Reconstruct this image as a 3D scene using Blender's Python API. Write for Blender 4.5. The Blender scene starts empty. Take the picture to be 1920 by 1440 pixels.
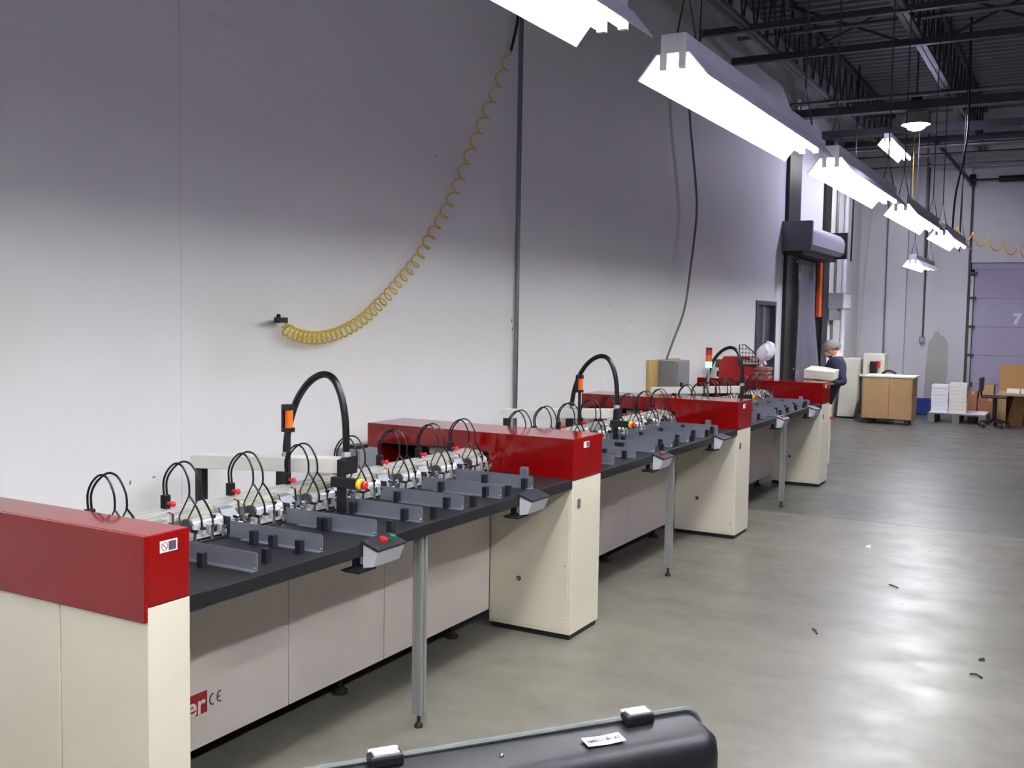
import bpy, bmesh, math, random
from mathutils import Vector, Matrix
random.seed(7)
scene = bpy.context.scene
COL = scene.collection

# ------------------------------------------------------------------ camera
CAM_H = 1.8
R = [[0.87205988, -0.04731117, 0.487107], [0.48912917, 0.05119857, -0.87070739], [0.016255, 0.99756722, 0.06778949]]
cam_data = bpy.data.cameras.new('camera')
cam_data.sensor_width = 36.0
cam_data.lens = 1904.73 / 1920 * 36.0
cam_data.clip_start = 0.05
cam_data.clip_end = 200
cam = bpy.data.objects.new('camera', cam_data)
COL.objects.link(cam)
M4 = Matrix(((R[0][0], R[0][1], R[0][2], 0), (R[1][0], R[1][1], R[1][2], 0), (R[2][0], R[2][1], R[2][2], CAM_H), (0, 0, 0, 1)))
cam.matrix_world = M4
scene.camera = cam

# ------------------------------------------------------------------ world, exposure
world = bpy.data.worlds.new('world')
scene.world = world
world.use_nodes = True
world.node_tree.nodes['Background'].inputs[0].default_value = (0.75, 0.78, 1.0, 1)
world.node_tree.nodes['Background'].inputs[1].default_value = 0.02
vs = scene.view_settings
vs.view_transform = 'Standard'
vs.look = 'None'
vs.gamma = 1
vs.exposure = 1.3
vs.use_curve_mapping = False

TUBE_STRENGTH = 24.0          # fluorescent tubes
BAY_STRENGTH = 105.0           # metal halide high bay lamps
TUBE_COLOR = (0.97, 0.98, 1.0)
BAY_COLOR = (0.71, 0.63, 1.0)

# ------------------------------------------------------------------ materials
def lin(c):
    return tuple(((v / 255) / 12.92 if v / 255 <= 0.04045 else ((v / 255 + 0.055) / 1.055) ** 2.4) for v in c)

MATS = {}
def mat(name, rgb, rough=0.5, metal=0.0, var=0.06, scale=6.0, bump=0.0, bscale=200.0, rvar=0.0, spec=None, coat=0.0, stretch=None):
    m = bpy.data.materials.new(name)
    m.use_nodes = True
    nt = m.node_tree
    b = nt.nodes['Principled BSDF']
    c = lin(rgb)
    tc = nt.nodes.new('ShaderNodeTexCoord')
    mp = nt.nodes.new('ShaderNodeMapping')
    if stretch:
        mp.inputs['Scale'].default_value = stretch
    nt.links.new(tc.outputs['Object'], mp.inputs['Vector'])
    n = nt.nodes.new('ShaderNodeTexNoise')
    n.inputs['Scale'].default_value = scale
    n.inputs['Detail'].default_value = 5
    nt.links.new(mp.outputs['Vector'], n.inputs['Vector'])
    ramp = nt.nodes.new('ShaderNodeValToRGB')
    ramp.color_ramp.elements[0].position = 0.3
    ramp.color_ramp.elements[1].position = 0.7
    ramp.color_ramp.elements[0].color = tuple(v * (1 - var) for v in c) + (1,)
    ramp.color_ramp.elements[1].color = tuple(min(1, v * (1 + var)) for v in c) + (1,)
    nt.links.new(n.outputs['Fac'], ramp.inputs['Fac'])
    nt.links.new(ramp.outputs['Color'], b.inputs['Base Color'])
    b.inputs['Roughness'].default_value = rough
    b.inputs['Metallic'].default_value = metal
    if spec is not None:
        b.inputs['Specular IOR Level'].default_value = spec
    if coat:
        b.inputs['Coat Weight'].default_value = coat
        b.inputs['Coat Roughness'].default_value = 0.05
    if rvar:
        mr = nt.nodes.new('ShaderNodeMapRange')
        mr.inputs['To Min'].default_value = max(0.02, rough - rvar)
        mr.inputs['To Max'].default_value = rough + rvar
        nt.links.new(n.outputs['Fac'], mr.inputs['Value'])
        nt.links.new(mr.outputs['Result'], b.inputs['Roughness'])
    if bump:
        n2 = nt.nodes.new('ShaderNodeTexNoise')
        n2.inputs['Scale'].default_value = bscale
        n2.inputs['Detail'].default_value = 3
        nt.links.new(tc.outputs['Object'], n2.inputs['Vector'])
        bp = nt.nodes.new('ShaderNodeBump')
        bp.inputs['Strength'].default_value = bump
        bp.inputs['Distance'].default_value = 0.004
        nt.links.new(n2.outputs['Fac'], bp.inputs['Height'])
        nt.links.new(bp.outputs['Normal'], b.inputs['Normal'])
    MATS[name] = m
    return m

def emit(name, col, strength):
    m = bpy.data.materials.new(name)
    m.use_nodes = True
    nt = m.node_tree
    b = nt.nodes['Principled BSDF']
    b.inputs['Base Color'].default_value = tuple(col) + (1,)
    b.inputs['Emission Color'].default_value = tuple(col) + (1,)
    b.inputs['Emission Strength'].default_value = strength
    MATS[name] = m
    return m

mat('cream', (222, 216, 194), 0.42, var=0.02, scale=3)
mat('panel_cream', (226, 216, 208), 0.45, var=0.02, scale=3)
mat("red", (132, 3, 5), 0.09, var=0.03, scale=4, spec=0.5)
mat('black_top', (21, 22, 25), 0.48, var=0.08, scale=12)
mat('black', (24, 24, 27), 0.45, var=0.1, scale=10)
mat('rubber', (16, 16, 18), 0.32, var=0.1, scale=20)
mat('navy_black', (26, 27, 36), 0.4, var=0.1)
mat('fence', (138, 143, 153), 0.38, 0.55, var=0.08, scale=9)
mat('alum', (222, 222, 214), 0.33, 0.55, var=0.06, scale=14, stretch=(1, 0.2, 1))
mat('alum_dull', (168, 170, 168), 0.45, 0.6, var=0.05, scale=14)
mat('chrome', (215, 216, 218), 0.14, 1.0, var=0.04)
mat('olive_strip', (176, 176, 150), 0.5, var=0.08)
mat('grey_box', (128, 130, 133), 0.5, var=0.04)
mat('box_white', (196, 200, 206), 0.4, var=0.03)
mat('dark_lid', (40, 42, 50), 0.4, var=0.05)
mat('knob_red', (200, 30, 36), 0.35, var=0.05)
mat('knob_green', (36, 120, 86), 0.4, var=0.05)
mat('yellow', (224, 190, 30), 0.4, var=0.04)
mat('hose_yellow', (214, 184, 52), 0.35, var=0.1, scale=30)
mat('hose_pale', (206, 200, 150), 0.5, var=0.06)
mat('paper', (236, 234, 228), 0.7, var=0.03)
mat('paper_warm', (226, 222, 206), 0.7, var=0.03, stretch=(1, 1, 12), scale=9)
mat('paper_white', (238, 238, 246), 0.7, var=0.03, stretch=(1, 1, 12), scale=9)
mat('wall_white', (222, 222, 219), 0.6, var=0.018, scale=1.3, bump=0.08, bscale=60)
mat('wall_far_paint', (208, 206, 212), 0.6, var=0.03, scale=1.5, bump=0.08, bscale=60)
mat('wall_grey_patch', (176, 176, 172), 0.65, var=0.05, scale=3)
mat('steel_dark', (66, 66, 70), 0.55, 0.1, var=0.15, scale=3)
mat('steel_grey', (104, 104, 108), 0.55, 0.1, var=0.15, scale=3)
mat('deck', (122, 120, 126), 0.6, 0.1, var=0.12, scale=1.5)
mat('conduit', (128, 130, 132), 0.35, 0.8, var=0.1, scale=20)
mat('cable_grey', (112, 114, 114), 0.5, var=0.06)
mat('fixture_white', (226, 226, 232), 0.4, var=0.02)
mat('door_panel', (168, 162, 184), 0.5, var=0.04, scale=2)
mat('lavender_white', (222, 220, 236), 0.5, var=0.02)
mat('housing', (112, 110, 120), 0.45, var=0.04)
mat('orange', (206, 84, 18), 0.5, var=0.1)
mat('door_dark', (64, 66, 80), 0.4, var=0.06)
mat('void', (14, 14, 16), 0.9, var=0.1)
mat('wood', (188, 156, 98), 0.6, var=0.12, scale=4, stretch=(6, 6, 0.6))
mat('cardboard', (186, 152, 104), 0.75, var=0.06, scale=5)
mat('cardboard_dark', (168, 128, 78), 0.75, var=0.08, scale=5)
mat('cardboard_red', (150, 100, 72), 0.75, var=0.08, scale=5)
mat('pallet_grey', (118, 120, 116), 0.7, var=0.1, scale=4)
mat('blue_plastic', (26, 58, 140), 0.4, var=0.06)
mat('machine_beige', (206, 205, 186), 0.5, var=0.03)
mat('machine_red', (176, 34, 40), 0.3, var=0.05)
mat('machine_pink', (178, 110, 104), 0.35, 0.3, var=0.15, scale=20)
mat('bag_white', (236, 234, 246), 0.35, var=0.03)
mat('shirt', (32, 36, 62), 0.85, var=0.12, scale=12)
mat('trouser', (30, 32, 46), 0.85, var=0.12, scale=12)
mat('skin', (202, 150, 130), 0.55, var=0.06, scale=20)
mat('hair_grey', (128, 124, 124), 0.8, var=0.2, scale=60)
mat('case_black', (19, 20, 24), 0.42, var=0.1, scale=8, bump=0.15, bscale=400)
mat('case_rim', (108, 116, 112), 0.5, var=0.06)
mat('label_ink', (70, 70, 80), 0.6, var=0.02)
mat('logo_red', (170, 28, 40), 0.45, var=0.03)
mat('warn_orange', (230, 110, 20), 0.3, var=0.1)
mat('chain', (70, 70, 72), 0.5, 0.5, var=0.1)
mat('drum_white', (228, 228, 232), 0.24, 0.45, var=0.05)
mat('bracket_grey', (138, 139, 146), 0.5, 0.3, var=0.06)
mat('duct_white', (240, 238, 228), 0.45, var=0.02)
mat('scuff', (110, 106, 102), 0.8, var=0.1)
mat('latch_metal', (206, 206, 204), 0.4, 0.35, var=0.05)
mat('header_grey', (168, 168, 174), 0.45, var=0.03)
emit('tube_light', TUBE_COLOR, TUBE_STRENGTH)
emit('bay_light', BAY_COLOR, BAY_STRENGTH)
emit('green_lamp', (0.1, 0.95, 0.5), 3.0)

def floor_material(name='concrete_floor', ca=(106, 103, 93), cb=(125, 122, 110)):
    m = bpy.data.materials.new(name)
    m.use_nodes = True
    nt = m.node_tree
    b = nt.nodes['Principled BSDF']
    tc = nt.nodes.new('ShaderNodeTexCoord')
    def noise(scale, detail, stretch=(1, 1, 1), rough=0.55):
        mp = nt.nodes.new('ShaderNodeMapping')
        mp.inputs['Scale'].default_value = stretch
        nt.links.new(tc.outputs['Object'], mp.inputs['Vector'])
        n = nt.nodes.new('ShaderNodeTexNoise')
        n.inputs['Scale'].default_value = scale
        n.inputs['Detail'].default_value = detail
        n.inputs['Roughness'].default_value = rough
        nt.links.new(mp.outputs['Vector'], n.inputs['Vector'])
        return n
    big = noise(0.7, 6)
    fine = noise(9, 8, (1, 1, 1), 0.7)
    scuff = noise(2.4, 9, (1.0, 1.5, 1), 0.66)
    r1 = nt.nodes.new('ShaderNodeValToRGB')
    r1.color_ramp.elements[0].position = 0.3
    r1.color_ramp.elements[0].color = lin(ca) + (1,)
    r1.color_ramp.elements[1].position = 0.72
    r1.color_ramp.elements[1].color = lin(cb) + (1,)
    nt.links.new(big.outputs['Fac'], r1.inputs['Fac'])
    r2 = nt.nodes.new('ShaderNodeValToRGB')
    r2.color_ramp.elements[0].position = 0.3
    r2.color_ramp.elements[0].color = (0.9, 0.9, 0.9, 1)
    r2.color_ramp.elements[1].position = 0.56
    r2.color_ramp.elements[1].color = (1, 1, 1, 1)
    nt.links.new(scuff.outputs['Fac'], r2.inputs['Fac'])
    r3 = nt.nodes.new('ShaderNodeValToRGB')
    r3.color_ramp.elements[0].position = 0.25
    r3.color_ramp.elements[0].color = (0.9, 0.9, 0.9, 1)
    r3.color_ramp.elements[1].position = 0.7
    r3.color_ramp.elements[1].color = (1.05, 1.05, 1.05, 1)
    nt.links.new(fine.outputs['Fac'], r3.inputs['Fac'])
    mx = nt.nodes.new('ShaderNodeMix'); mx.data_type = 'RGBA'; mx.blend_type = 'MULTIPLY'
    mx.inputs['Factor'].default_value = 1
    nt.links.new(r1.outputs['Color'], mx.inputs['A']); nt.links.new(r2.outputs['Color'], mx.inputs['B'])
    mx2 = nt.nodes.new('ShaderNodeMix'); mx2.data_type = 'RGBA'; mx2.blend_type = 'MULTIPLY'
    mx2.inputs['Factor'].default_value = 1
    nt.links.new(mx.outputs['Result'], mx2.inputs['A']); nt.links.new(r3.outputs['Color'], mx2.inputs['B'])
    nt.links.new(mx2.outputs['Result'], b.inputs['Base Color'])
    mr = nt.nodes.new('ShaderNodeMapRange')
    mr.inputs['From Min'].default_value = 0.3
    mr.inputs['From Max'].default_value = 0.7
    mr.inputs['To Min'].default_value = 0.46
    mr.inputs['To Max'].default_value = 0.27
    nt.links.new(scuff.outputs['Fac'], mr.inputs['Value'])
    nt.links.new(mr.outputs['Result'], b.inputs['Roughness'])
    b.inputs['Specular IOR Level'].default_value = 0.25
    bp = nt.nodes.new('ShaderNodeBump')
    bp.inputs['Strength'].default_value = 0.05
    bp.inputs['Distance'].default_value = 0.01
    nt.links.new(fine.outputs['Fac'], bp.inputs['Height'])
    nt.links.new(bp.outputs['Normal'], b.inputs['Normal'])
    MATS[name] = m
floor_material()
floor_material('concrete_floor_dim', (86, 85, 80), (100, 99, 93))  # far slab: slightly darker concrete, darkened further for the dim far end

def sheet_material():
    m = bpy.data.materials.new('plastic_sheet')
    m.use_nodes = True
    b = m.node_tree.nodes['Principled BSDF']
    nt = m.node_tree
    n = nt.nodes.new('ShaderNodeTexNoise'); n.inputs['Scale'].default_value = 3
    tc = nt.nodes.new('ShaderNodeTexCoord')
    nt.links.new(tc.outputs['Object'], n.inputs['Vector'])
    r = nt.nodes.new('ShaderNodeValToRGB')
    r.color_ramp.elements[0].color = lin((126, 124, 138)) + (1,)
    r.color_ramp.elements[1].color = lin((150, 148, 162)) + (1,)
    nt.links.new(n.outputs['Fac'], r.inputs['Fac'])
    nt.links.new(r.outputs['Color'], b.inputs['Base Color'])
    b.inputs['Roughness'].default_value = 0.08
    b.inputs['Alpha'].default_value = 0.5
    MATS['plastic_sheet'] = m
sheet_material()

# ------------------------------------------------------------------ mesh builder
class MB:
    def __init__(self):
        self.v = []; self.f = []
    def _add(self, vs, fs):
        o = len(self.v)
        self.v += [tuple(p) for p in vs]
        self.f += [tuple(i + o for i in f) for f in fs]
        return self
    def box(self, x0, x1, y0, y1, z0, z1):
        vs = [(x0, y0, z0), (x1, y0, z0), (x1, y1, z0), (x0, y1, z0), (x0, y0, z1), (x1, y0, z1), (x1, y1, z1), (x0, y1, z1)]
        return self._add(vs, [(0, 3, 2, 1), (4, 5, 6, 7), (0, 1, 5, 4), (1, 2, 6, 5), (2, 3, 7, 6), (3, 0, 4, 7)])
    def hexa(self, bottom, top):
        return self._add(list(bottom) + list(top), [(0, 3, 2, 1), (4, 5, 6, 7), (0, 1, 5, 4), (1, 2, 6, 5), (2, 3, 7, 6), (3, 0, 4, 7)])
    def prism(self, poly, axis, a, b):
        """poly: 2D points; axis 'x','y','z' extrusion. 2D coords are the other two axes in order"""
        def P(p, t):
            if axis == 'x': return (t, p[0], p[1])
            if axis == 'y': return (p[0], t, p[1])
            return (p[0], p[1], t)
        n = len(poly)
        vs = [P(p, a) for p in poly] + [P(p, b) for p in poly]
        fs = [tuple(range(n))[::-1], tuple(range(n, 2 * n))] + [(i, (i + 1) % n, n + (i + 1) % n, n + i) for i in range(n)]
        return self._add(vs, fs)
    def tube(self, path, r, n=8, cap=True, closed=False):
        pts = [Vector(p) for p in path]
        rs = r if isinstance(r, (list, tuple)) else [r] * len(pts)
        m = len(pts)
        ts = []
        for i in range(m):
            a = pts[max(0, i - 1)]; b = pts[min(m - 1, i + 1)]
            t = (b - a)
            ts.append(t.normalized() if t.length > 1e-9 else Vector((0, 0, 1)))
        ref = Vector((0, 0, 1)) if abs(ts[0].z) < 0.9 else Vector((1, 0, 0))
        nrm = ts[0].cross(ref).normalized()
        vs = []
        for i in range(m):
            if i > 0:
                nrm = (nrm - ts[i] * nrm.dot(ts[i]))
                if nrm.length < 1e-6: nrm = ts[i].orthogonal()
                nrm.normalize()
            bn = ts[i].cross(nrm)
            for k in range(n):
                a = 2 * math.pi * k / n
                vs.append(pts[i] + (nrm * math.cos(a) + bn * math.sin(a)) * rs[i])
        fs = []
        for i in range(m - 1):
            for k in range(n):
                fs.append((i * n + k, i * n + (k + 1) % n, (i + 1) * n + (k + 1) % n, (i + 1) * n + k))
        if cap:
            fs.append(tuple(range(n))[::-1]); fs.append(tuple(range((m - 1) * n, m * n)))
        return self._add(vs, fs)
    def cyl(self, p0, p1, r, n=12):
        return self.tube([p0, p1], r, n)
    def lathe(self, prof, c, axis='z', n=20, cap=True):
        vs = []; m = len(prof)
        for (r, h) in prof:
            for k in range(n):
                a = 2 * math.pi * k / n
                x, y = r * math.cos(a), r * math.sin(a)
                if axis == 'z': vs.append((c[0] + x, c[1] + y, c[2] + h))
                elif axis == 'x': vs.append((c[0] + h, c[1] + x, c[2] + y))
                else: vs.append((c[0] + y, c[1] + h, c[2] + x))
        fs = []
        for i in range(m - 1):
            for k in range(n):
                fs.append((i * n + k, i * n + (k + 1) % n, (i + 1) * n + (k + 1) % n, (i + 1) * n + k))
        if cap:
            fs.append(tuple(range(n))[::-1]); fs.append(tuple(range((m - 1) * n, m * n)))
        else:
            for k in range(n):
                fs.append(((m - 1) * n + k, (m - 1) * n + (k + 1) % n, (k + 1) % n, k))
        return self._add(vs, fs)
    def sphere(self, c, r, n=10, m=6, sc=(1, 1, 1)):
        prof = []
        vs = []; fs = []
        for i in range(m + 1):
            t = math.pi * i / m
            for k in range(n):
                a = 2 * math.pi * k / n
                vs.append((c[0] + sc[0] * r * math.sin(t) * math.cos(a), c[1] + sc[1] * r * math.sin(t) * math.sin(a), c[2] + sc[2] * r * math.cos(t)))
        for i in range(m):
            for k in range(n):
                fs.append((i * n + k, (i + 1) * n + k, (i + 1) * n + (k + 1) % n, i * n + (k + 1) % n))
        return self._add(vs, fs)
    def grid(self, fn, nu, nv):
        vs = [fn(i / nu, j / nv) for i in range(nu + 1) for j in range(nv + 1)]
        fs = [(i * (nv + 1) + j, (i + 1) * (nv + 1) + j, (i + 1) * (nv + 1) + j + 1, i * (nv + 1) + j + 1) for i in range(nu) for j in range(nv)]
        return self._add(vs, fs)
    def mesh(self, name, m, bevel=0.0, smooth=False, seg=2):
        me = bpy.data.meshes.new(name)
        me.from_pydata(self.v, [], self.f)
        bm = bmesh.new(); bm.from_mesh(me)
        bmesh.ops.remove_doubles(bm, verts=bm.verts, dist=1e-6)
        bmesh.ops.recalc_face_normals(bm, faces=bm.faces)
        if bevel:
            es = [e for e in bm.edges if len(e.link_faces) == 2 and e.calc_face_angle(0) > 0.6]
            bmesh.ops.bevel(bm, geom=es, offset=bevel, segments=seg, affect='EDGES', profile=0.5, clamp_overlap=True)
        bm.to_mesh(me); bm.free()
        me.materials.append(MATS[m])
        if smooth:
            me.polygons.foreach_set('use_smooth', [True] * len(me.polygons))
            me.update()
            try:
                me.set_sharp_from_angle(angle=math.radians(40))
            except Exception:
                pass
        return me
    def build(self, name, m, parent=None, bevel=0.0, smooth=False, seg=2):
        return obj(name, self.mesh(name, m, bevel, smooth, seg), parent)

def obj(name, me, parent=None, loc=None):
    """vertices are in world space; the object is shifted so that it lands there under its parent"""
    o = bpy.data.objects.new(name, me)
    COL.objects.link(o)
    if parent is not None:
        o.parent = parent
        if loc is None:
            w = wloc(parent)
            o.location = -w
        else:
            o.location = Vector(loc) - wloc(parent)
    elif loc is not None:
        o.location = loc
    return o

def wloc(o):
    v = Vector((0, 0, 0))
    while o is not None:
        v += o.location
        o = o.parent
    return v

def thing(name, label, cat, loc, group=None):
    o = bpy.data.objects.new(name, None)
    o.empty_display_size = 0.1
    COL.objects.link(o)
    o.location = loc
    return tag(o, label, cat, group)

def tag(o, label=None, cat=None, group=None, kind=None):
    if label: o['label'] = label
    if cat: o['category'] = cat
    if group: o['group'] = group
    if kind: o['kind'] = kind
    return o

def copy_tree(o, parent=None):
    c = o.copy(); COL.objects.link(c)
    c.parent = parent
    for ch in list(o.children):
        copy_tree(ch, c)
    return c

def arc(p0, p1, top, n=16, shape=1.0):
    """hoop from p0 to p1 rising to height top"""
    p0 = Vector(p0); p1 = Vector(p1)
    out = []
    for i in range(n + 1):
        t = i / n
        a = math.pi * t
        s = 0.5 - 0.5 * math.cos(a)
        base = p0.lerp(p1, s)
        h = math.sin(a) ** shape
        zb = p0.z + (p1.z - p0.z) * s
        base.z = zb + (top - max(p0.z, p1.z)) * h if True else zb
        out.append(base)
    return out

def smooth_path(pts, n=8):
    """Catmull-Rom"""
    P = [Vector(p) for p in pts]
    out = []
    for i in range(len(P) - 1):
        a = P[max(0, i - 1)]; b = P[i]; c = P[i + 1]; d = P[min(len(P) - 1, i + 2)]
        for k in range(n):
            t = k / n
            out.append(0.5 * ((2 * b) + (c - a) * t + (2 * a - 5 * b + 4 * c - d) * t * t + (3 * b - a - 3 * c + d) * t ** 3))
    out.append(P[-1])
    return out

def text_mesh(name, body, size, m, depth=0.0005, bold=0.02):
    cu = bpy.data.curves.new(name, 'FONT')
    cu.body = body; cu.size = size; cu.extrude = depth; cu.align_x = 'CENTER'; cu.align_y = 'CENTER'
    cu.offset = size * bold
    tmp = bpy.data.objects.new(name, cu)
    COL.objects.link(tmp)
    dg = bpy.context.evaluated_depsgraph_get()
    me = bpy.data.meshes.new_from_object(tmp.evaluated_get(dg))
    bpy.data.objects.remove(tmp); bpy.data.curves.remove(cu)
    me.name = name
    me.materials.clear(); me.materials.append(MATS[m])
    return me

# ================================================================== THE SETTING
X_WALL = -4.0
Y_FAR = 21.5
Y_BACK = -5.0
X_RIGHT = 9.0
Z_DECK = 5.85

# floor: dark bed with concrete slabs, one saw-cut joint across the aisle
fl = MB().box(X_WALL - 0.2, X_RIGHT, Y_BACK, Y_FAR + 0.2, -0.2, -0.02).build('floor', 'void')
tag(fl, 'worn grey concrete floor with faint saw-cut joint', kind='structure')
ys = [Y_BACK, 3.0 - 0.0, 9.45, 15.9, Y_FAR + 0.2]
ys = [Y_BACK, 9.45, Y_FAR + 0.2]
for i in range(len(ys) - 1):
    MB().box(X_WALL - 0.2, X_RIGHT, ys[i] + 0.004, ys[i + 1] - 0.004, -0.02, 0.0).build('slab', 'concrete_floor' if i == 0 else 'concrete_floor_dim', fl)

# left wall of tilt-up panels
wl = MB().box(X_WALL - 0.32, X_WALL - 0.27, Y_BACK, Y_FAR, 0, Z_DECK).build('wall_left', 'void')
tag(wl, 'long white painted concrete panel wall behind the machines', kind='structure')
GAP = 0.001
def wpanel(y0, y1, z0=0.0, z1=Z_DECK):
    MB().box(X_WALL - 0.2, X_WALL, y0 + GAP, y1 - GAP, z0, z1).build('wall_panel', 'wall_white', wl)
for a, b in ((Y_BACK, -1.0), (-1.0, 3.69), (3.69, 8.9), (8.9, 14.1)):
    wpanel(a, b)
wpanel(14.1, 15.15, 2.06)
wpanel(15.15, 15.8)
wpanel(15.8, 18.4, 3.0)
wpanel(18.4, Y_FAR)

for (my, mz, w, h) in ((7.12, 1.74, 0.012, 0.03), (7.13, 1.68, 0.016, 0.02), (9.6, 1.76, 0.03, 0.008), (9.05, 1.9, 0.006, 0.05), (3.36, 0.945, 0.012, 0.025), (3.5, 0.96, 0.02, 0.01), (6.0, 2.9, 0.02, 0.012)):
    MB().prism([(my, mz), (my + w, mz + h * 0.2), (my + w * 0.9, mz + h), (my + w * 0.2, mz + h * 0.8)], 'x', X_WALL - 0.001, X_WALL + 0.0008).build('scuff_mark', 'scuff', wl)

# far wall
wf = MB().box(X_WALL, X_RIGHT, Y_FAR + 0.16, Y_FAR + 0.2, 0, Z_DECK).build('wall_far', 'void')
tag(wf, 'far white wall with pilasters at the end of the hall', kind='structure')
def fpanel(x0, x1, z0=0, z1=Z_DECK, d=0.0, m='wall_far_paint'):
    MB().box(x0 + GAP, x1 - GAP, Y_FAR - d, Y_FAR + 0.15, z0, z1).build('wall_panel', m, wf)
fpanel(-4.0, -3.44); fpanel(-3.44, -3.08, d=0.10); fpanel(-3.08, -2.72); fpanel(-2.72, -1.97, d=0.05)
fpanel(-1.97, 0.75, z0=2.95); fpanel(0.75, 3.0); fpanel(3.0, 6.0); fpanel(6.0, X_RIGHT)
# irregular grey patch on the far wall
MB().prism([(-2.68, 0.3), (-2.28, 0.3), (-2.26, 0.9), (-2.27, 1.38), (-2.33, 1.5), (-2.42, 1.55), (-2.45, 1.62), (-2.52, 1.6), (-2.55, 1.5), (-2.62, 1.42), (-2.66, 0.9)], 'y', Y_FAR - 0.052, Y_FAR - 0.05).build('grey_patch', 'wall_grey_patch', wf)

# walls outside the picture
wr = MB().box(X_RIGHT, X_RIGHT + 0.2, Y_BACK, Y_FAR, 0, Z_DECK).build('wall_right', 'wall_white')
tag(wr, 'white wall along the right side of the hall', kind='structure')
wb = MB().box(X_WALL, X_RIGHT, Y_BACK - 0.2, Y_BACK, 0, Z_DECK).build('wall_back', 'wall_white')
tag(wb, 'white wall behind the viewer', kind='structure')

# ceiling: corrugated deck, open-web joists, bridging
prof = []
x = X_WALL
d = MB()
yy = Y_BACK
zig = []
while yy < Y_FAR:
    zig += [(yy, Z_DECK), (yy + 0.09, Z_DECK), (yy + 0.12, Z_DECK + 0.05), (yy + 0.21, Z_DECK + 0.05)]
    yy += 0.24
d.grid(lambda u, v: (X_WALL - 0.2 + u * (X_RIGHT - X_WALL + 0.2), zig[int(round(v * (len(zig) - 1)))][0], zig[int(round(v * (len(zig) - 1)))][1]), 1, len(zig) - 1)
ce = d.build('ceiling', 'deck')
tag(ce, 'dark corrugated steel roof deck with open-web joists', kind='structure')
MB().box(X_WALL - 0.3, X_RIGHT + 0.2, Y_BACK - 0.2, Y_FAR + 0.2, Z_DECK + 0.08, Z_DECK + 0.12).build('roof_board', 'void', ce)
JB, JT = 5.05, Z_DECK
web_a = MB().cyl((0, 0, 0), (0, 0.24, JT - JB - 0.06), 0.013, 6).mesh('web_bar', 'steel_dark')
web_b = MB().cyl((0, 0, JT - JB - 0.06), (0, 0.24, 0), 0.013, 6).mesh('web_bar', 'steel_dark')
for jx in (-3.46, -1.82, -0.18, 1.46):
    j = MB()
    j.box(jx - 0.06, jx - 0.006, 5.5, Y_FAR, JB, JB + 0.05); j.box(jx + 0.006, jx + 0.06, 5.5, Y_FAR, JB, JB + 0.05)
    jo = j.build('joist', 'steel_grey', ce)
    MB().box(jx - 0.06, jx + 0.06, 5.5, Y_FAR, JT - 0.06, JT - 0.005).build('top_chord', 'steel_dark', jo)
    y = 7.0; k = 0
    while y < Y_FAR - 0.3:
        o = obj('web_bar', web_a if k % 2 == 0 else web_b, jo)
        o.location = Vector((jx, y, JB + 0.03)) - wloc(jo)
        y += 0.24; k += 1
# bridging members and beams running across
for (by, bz, r, m) in ((11.45, 5.06, 0.035, 'steel_dark'), (12.7, 5.02, 0.04, 'steel_dark'), (19.6, 5.03, 0.05, 'steel_dark')):
    MB().box(X_WALL, 4.0, by - r, by + r, bz - r, bz + r).build('crossbeam', m, ce)
MB().box(X_WALL, 4.0, 15.9, 16.1, 4.88, 5.0).build('crossbeam', 'steel_dark', ce)
MB().box(X_WALL, 4.0, 17.75, 17.95, 4.86, 4.98).build('crossbeam', 'steel_dark', ce)
for (py, pz, pr) in ((12.9, 5.35, 0.025), (15.6, 5.02, 0.028), (19.0, 4.82, 0.03), (20.2, 4.85, 0.03), (20.9, 4.75, 0.025)):
    MB().cyl((X_WALL, py, pz), (4.0, py, pz), pr, 10).build('sprinkler_pipe', 'conduit', ce, smooth=True)
for (x0, z0, x1, z1, y) in ((-3.46, 5.08, -1.82, 5.8, 13.3), (-1.82, 5.08, -3.46, 5.8, 13.3), (-1.82, 5.08, -0.18, 5.8, 13.3), (-0.18, 5.08, -1.82, 5.8, 13.3), (-1.82, 5.08, -0.18, 5.8, 10.6), (-0.18, 5.08, -1.82, 5.8, 10.6)):
    MB().cyl((x0, y, z0), (x1, y, z1), 0.018, 6).build('cross_brace', 'steel_dark', ce)

# personnel door in the left wall
d1 = MB()
d1.box(-4.06, -3.985, 14.1, 14.16, 0, 2.06); d1.box(-4.06, -3.985, 15.09, 15.15, 0, 2.06); d1.box(-4.06, -3.985, 14.16, 15.09, 2.0, 2.06)
d1 = d1.build('door_1', 'steel_dark')
tag(d1, 'narrow dark steel personnel door in the white wall', kind='structure')
MB().box(-4.12, -4.05, 14.16, 15.09, 0.0, 2.0).build('door_leaf', 'door_dark', d1)
MB().box(-4.05, -4.02, 14.62, 14.66, 0.02, 1.98).build('centre_rail', 'alum_dull', d1)
MB().cyl((-4.05, 14.25, 1.0), (-3.97, 14.25, 1.0), 0.03).build('door_handle', 'alum', d1)

# roll-up doorway with plastic sheet
d2 = MB()
d2.box(-4.0, -3.945, 15.52, 16.25, 0, 4.95)
d2 = d2.build('door_2', 'black')
tag(d2, 'tall roll-up doorway with black guides and grey header', kind='structure')
MB().box(-4.0, -3.95, 18.05, 18.5, 0, 4.95).build('door_guide', 'black', d2)
MB().box(-4.3, -4.22, 15.6, 18.6, 0, 3.1).build('dark_backing', 'void', d2)  # black plate painting in the unlit interior behind the doorway
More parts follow.
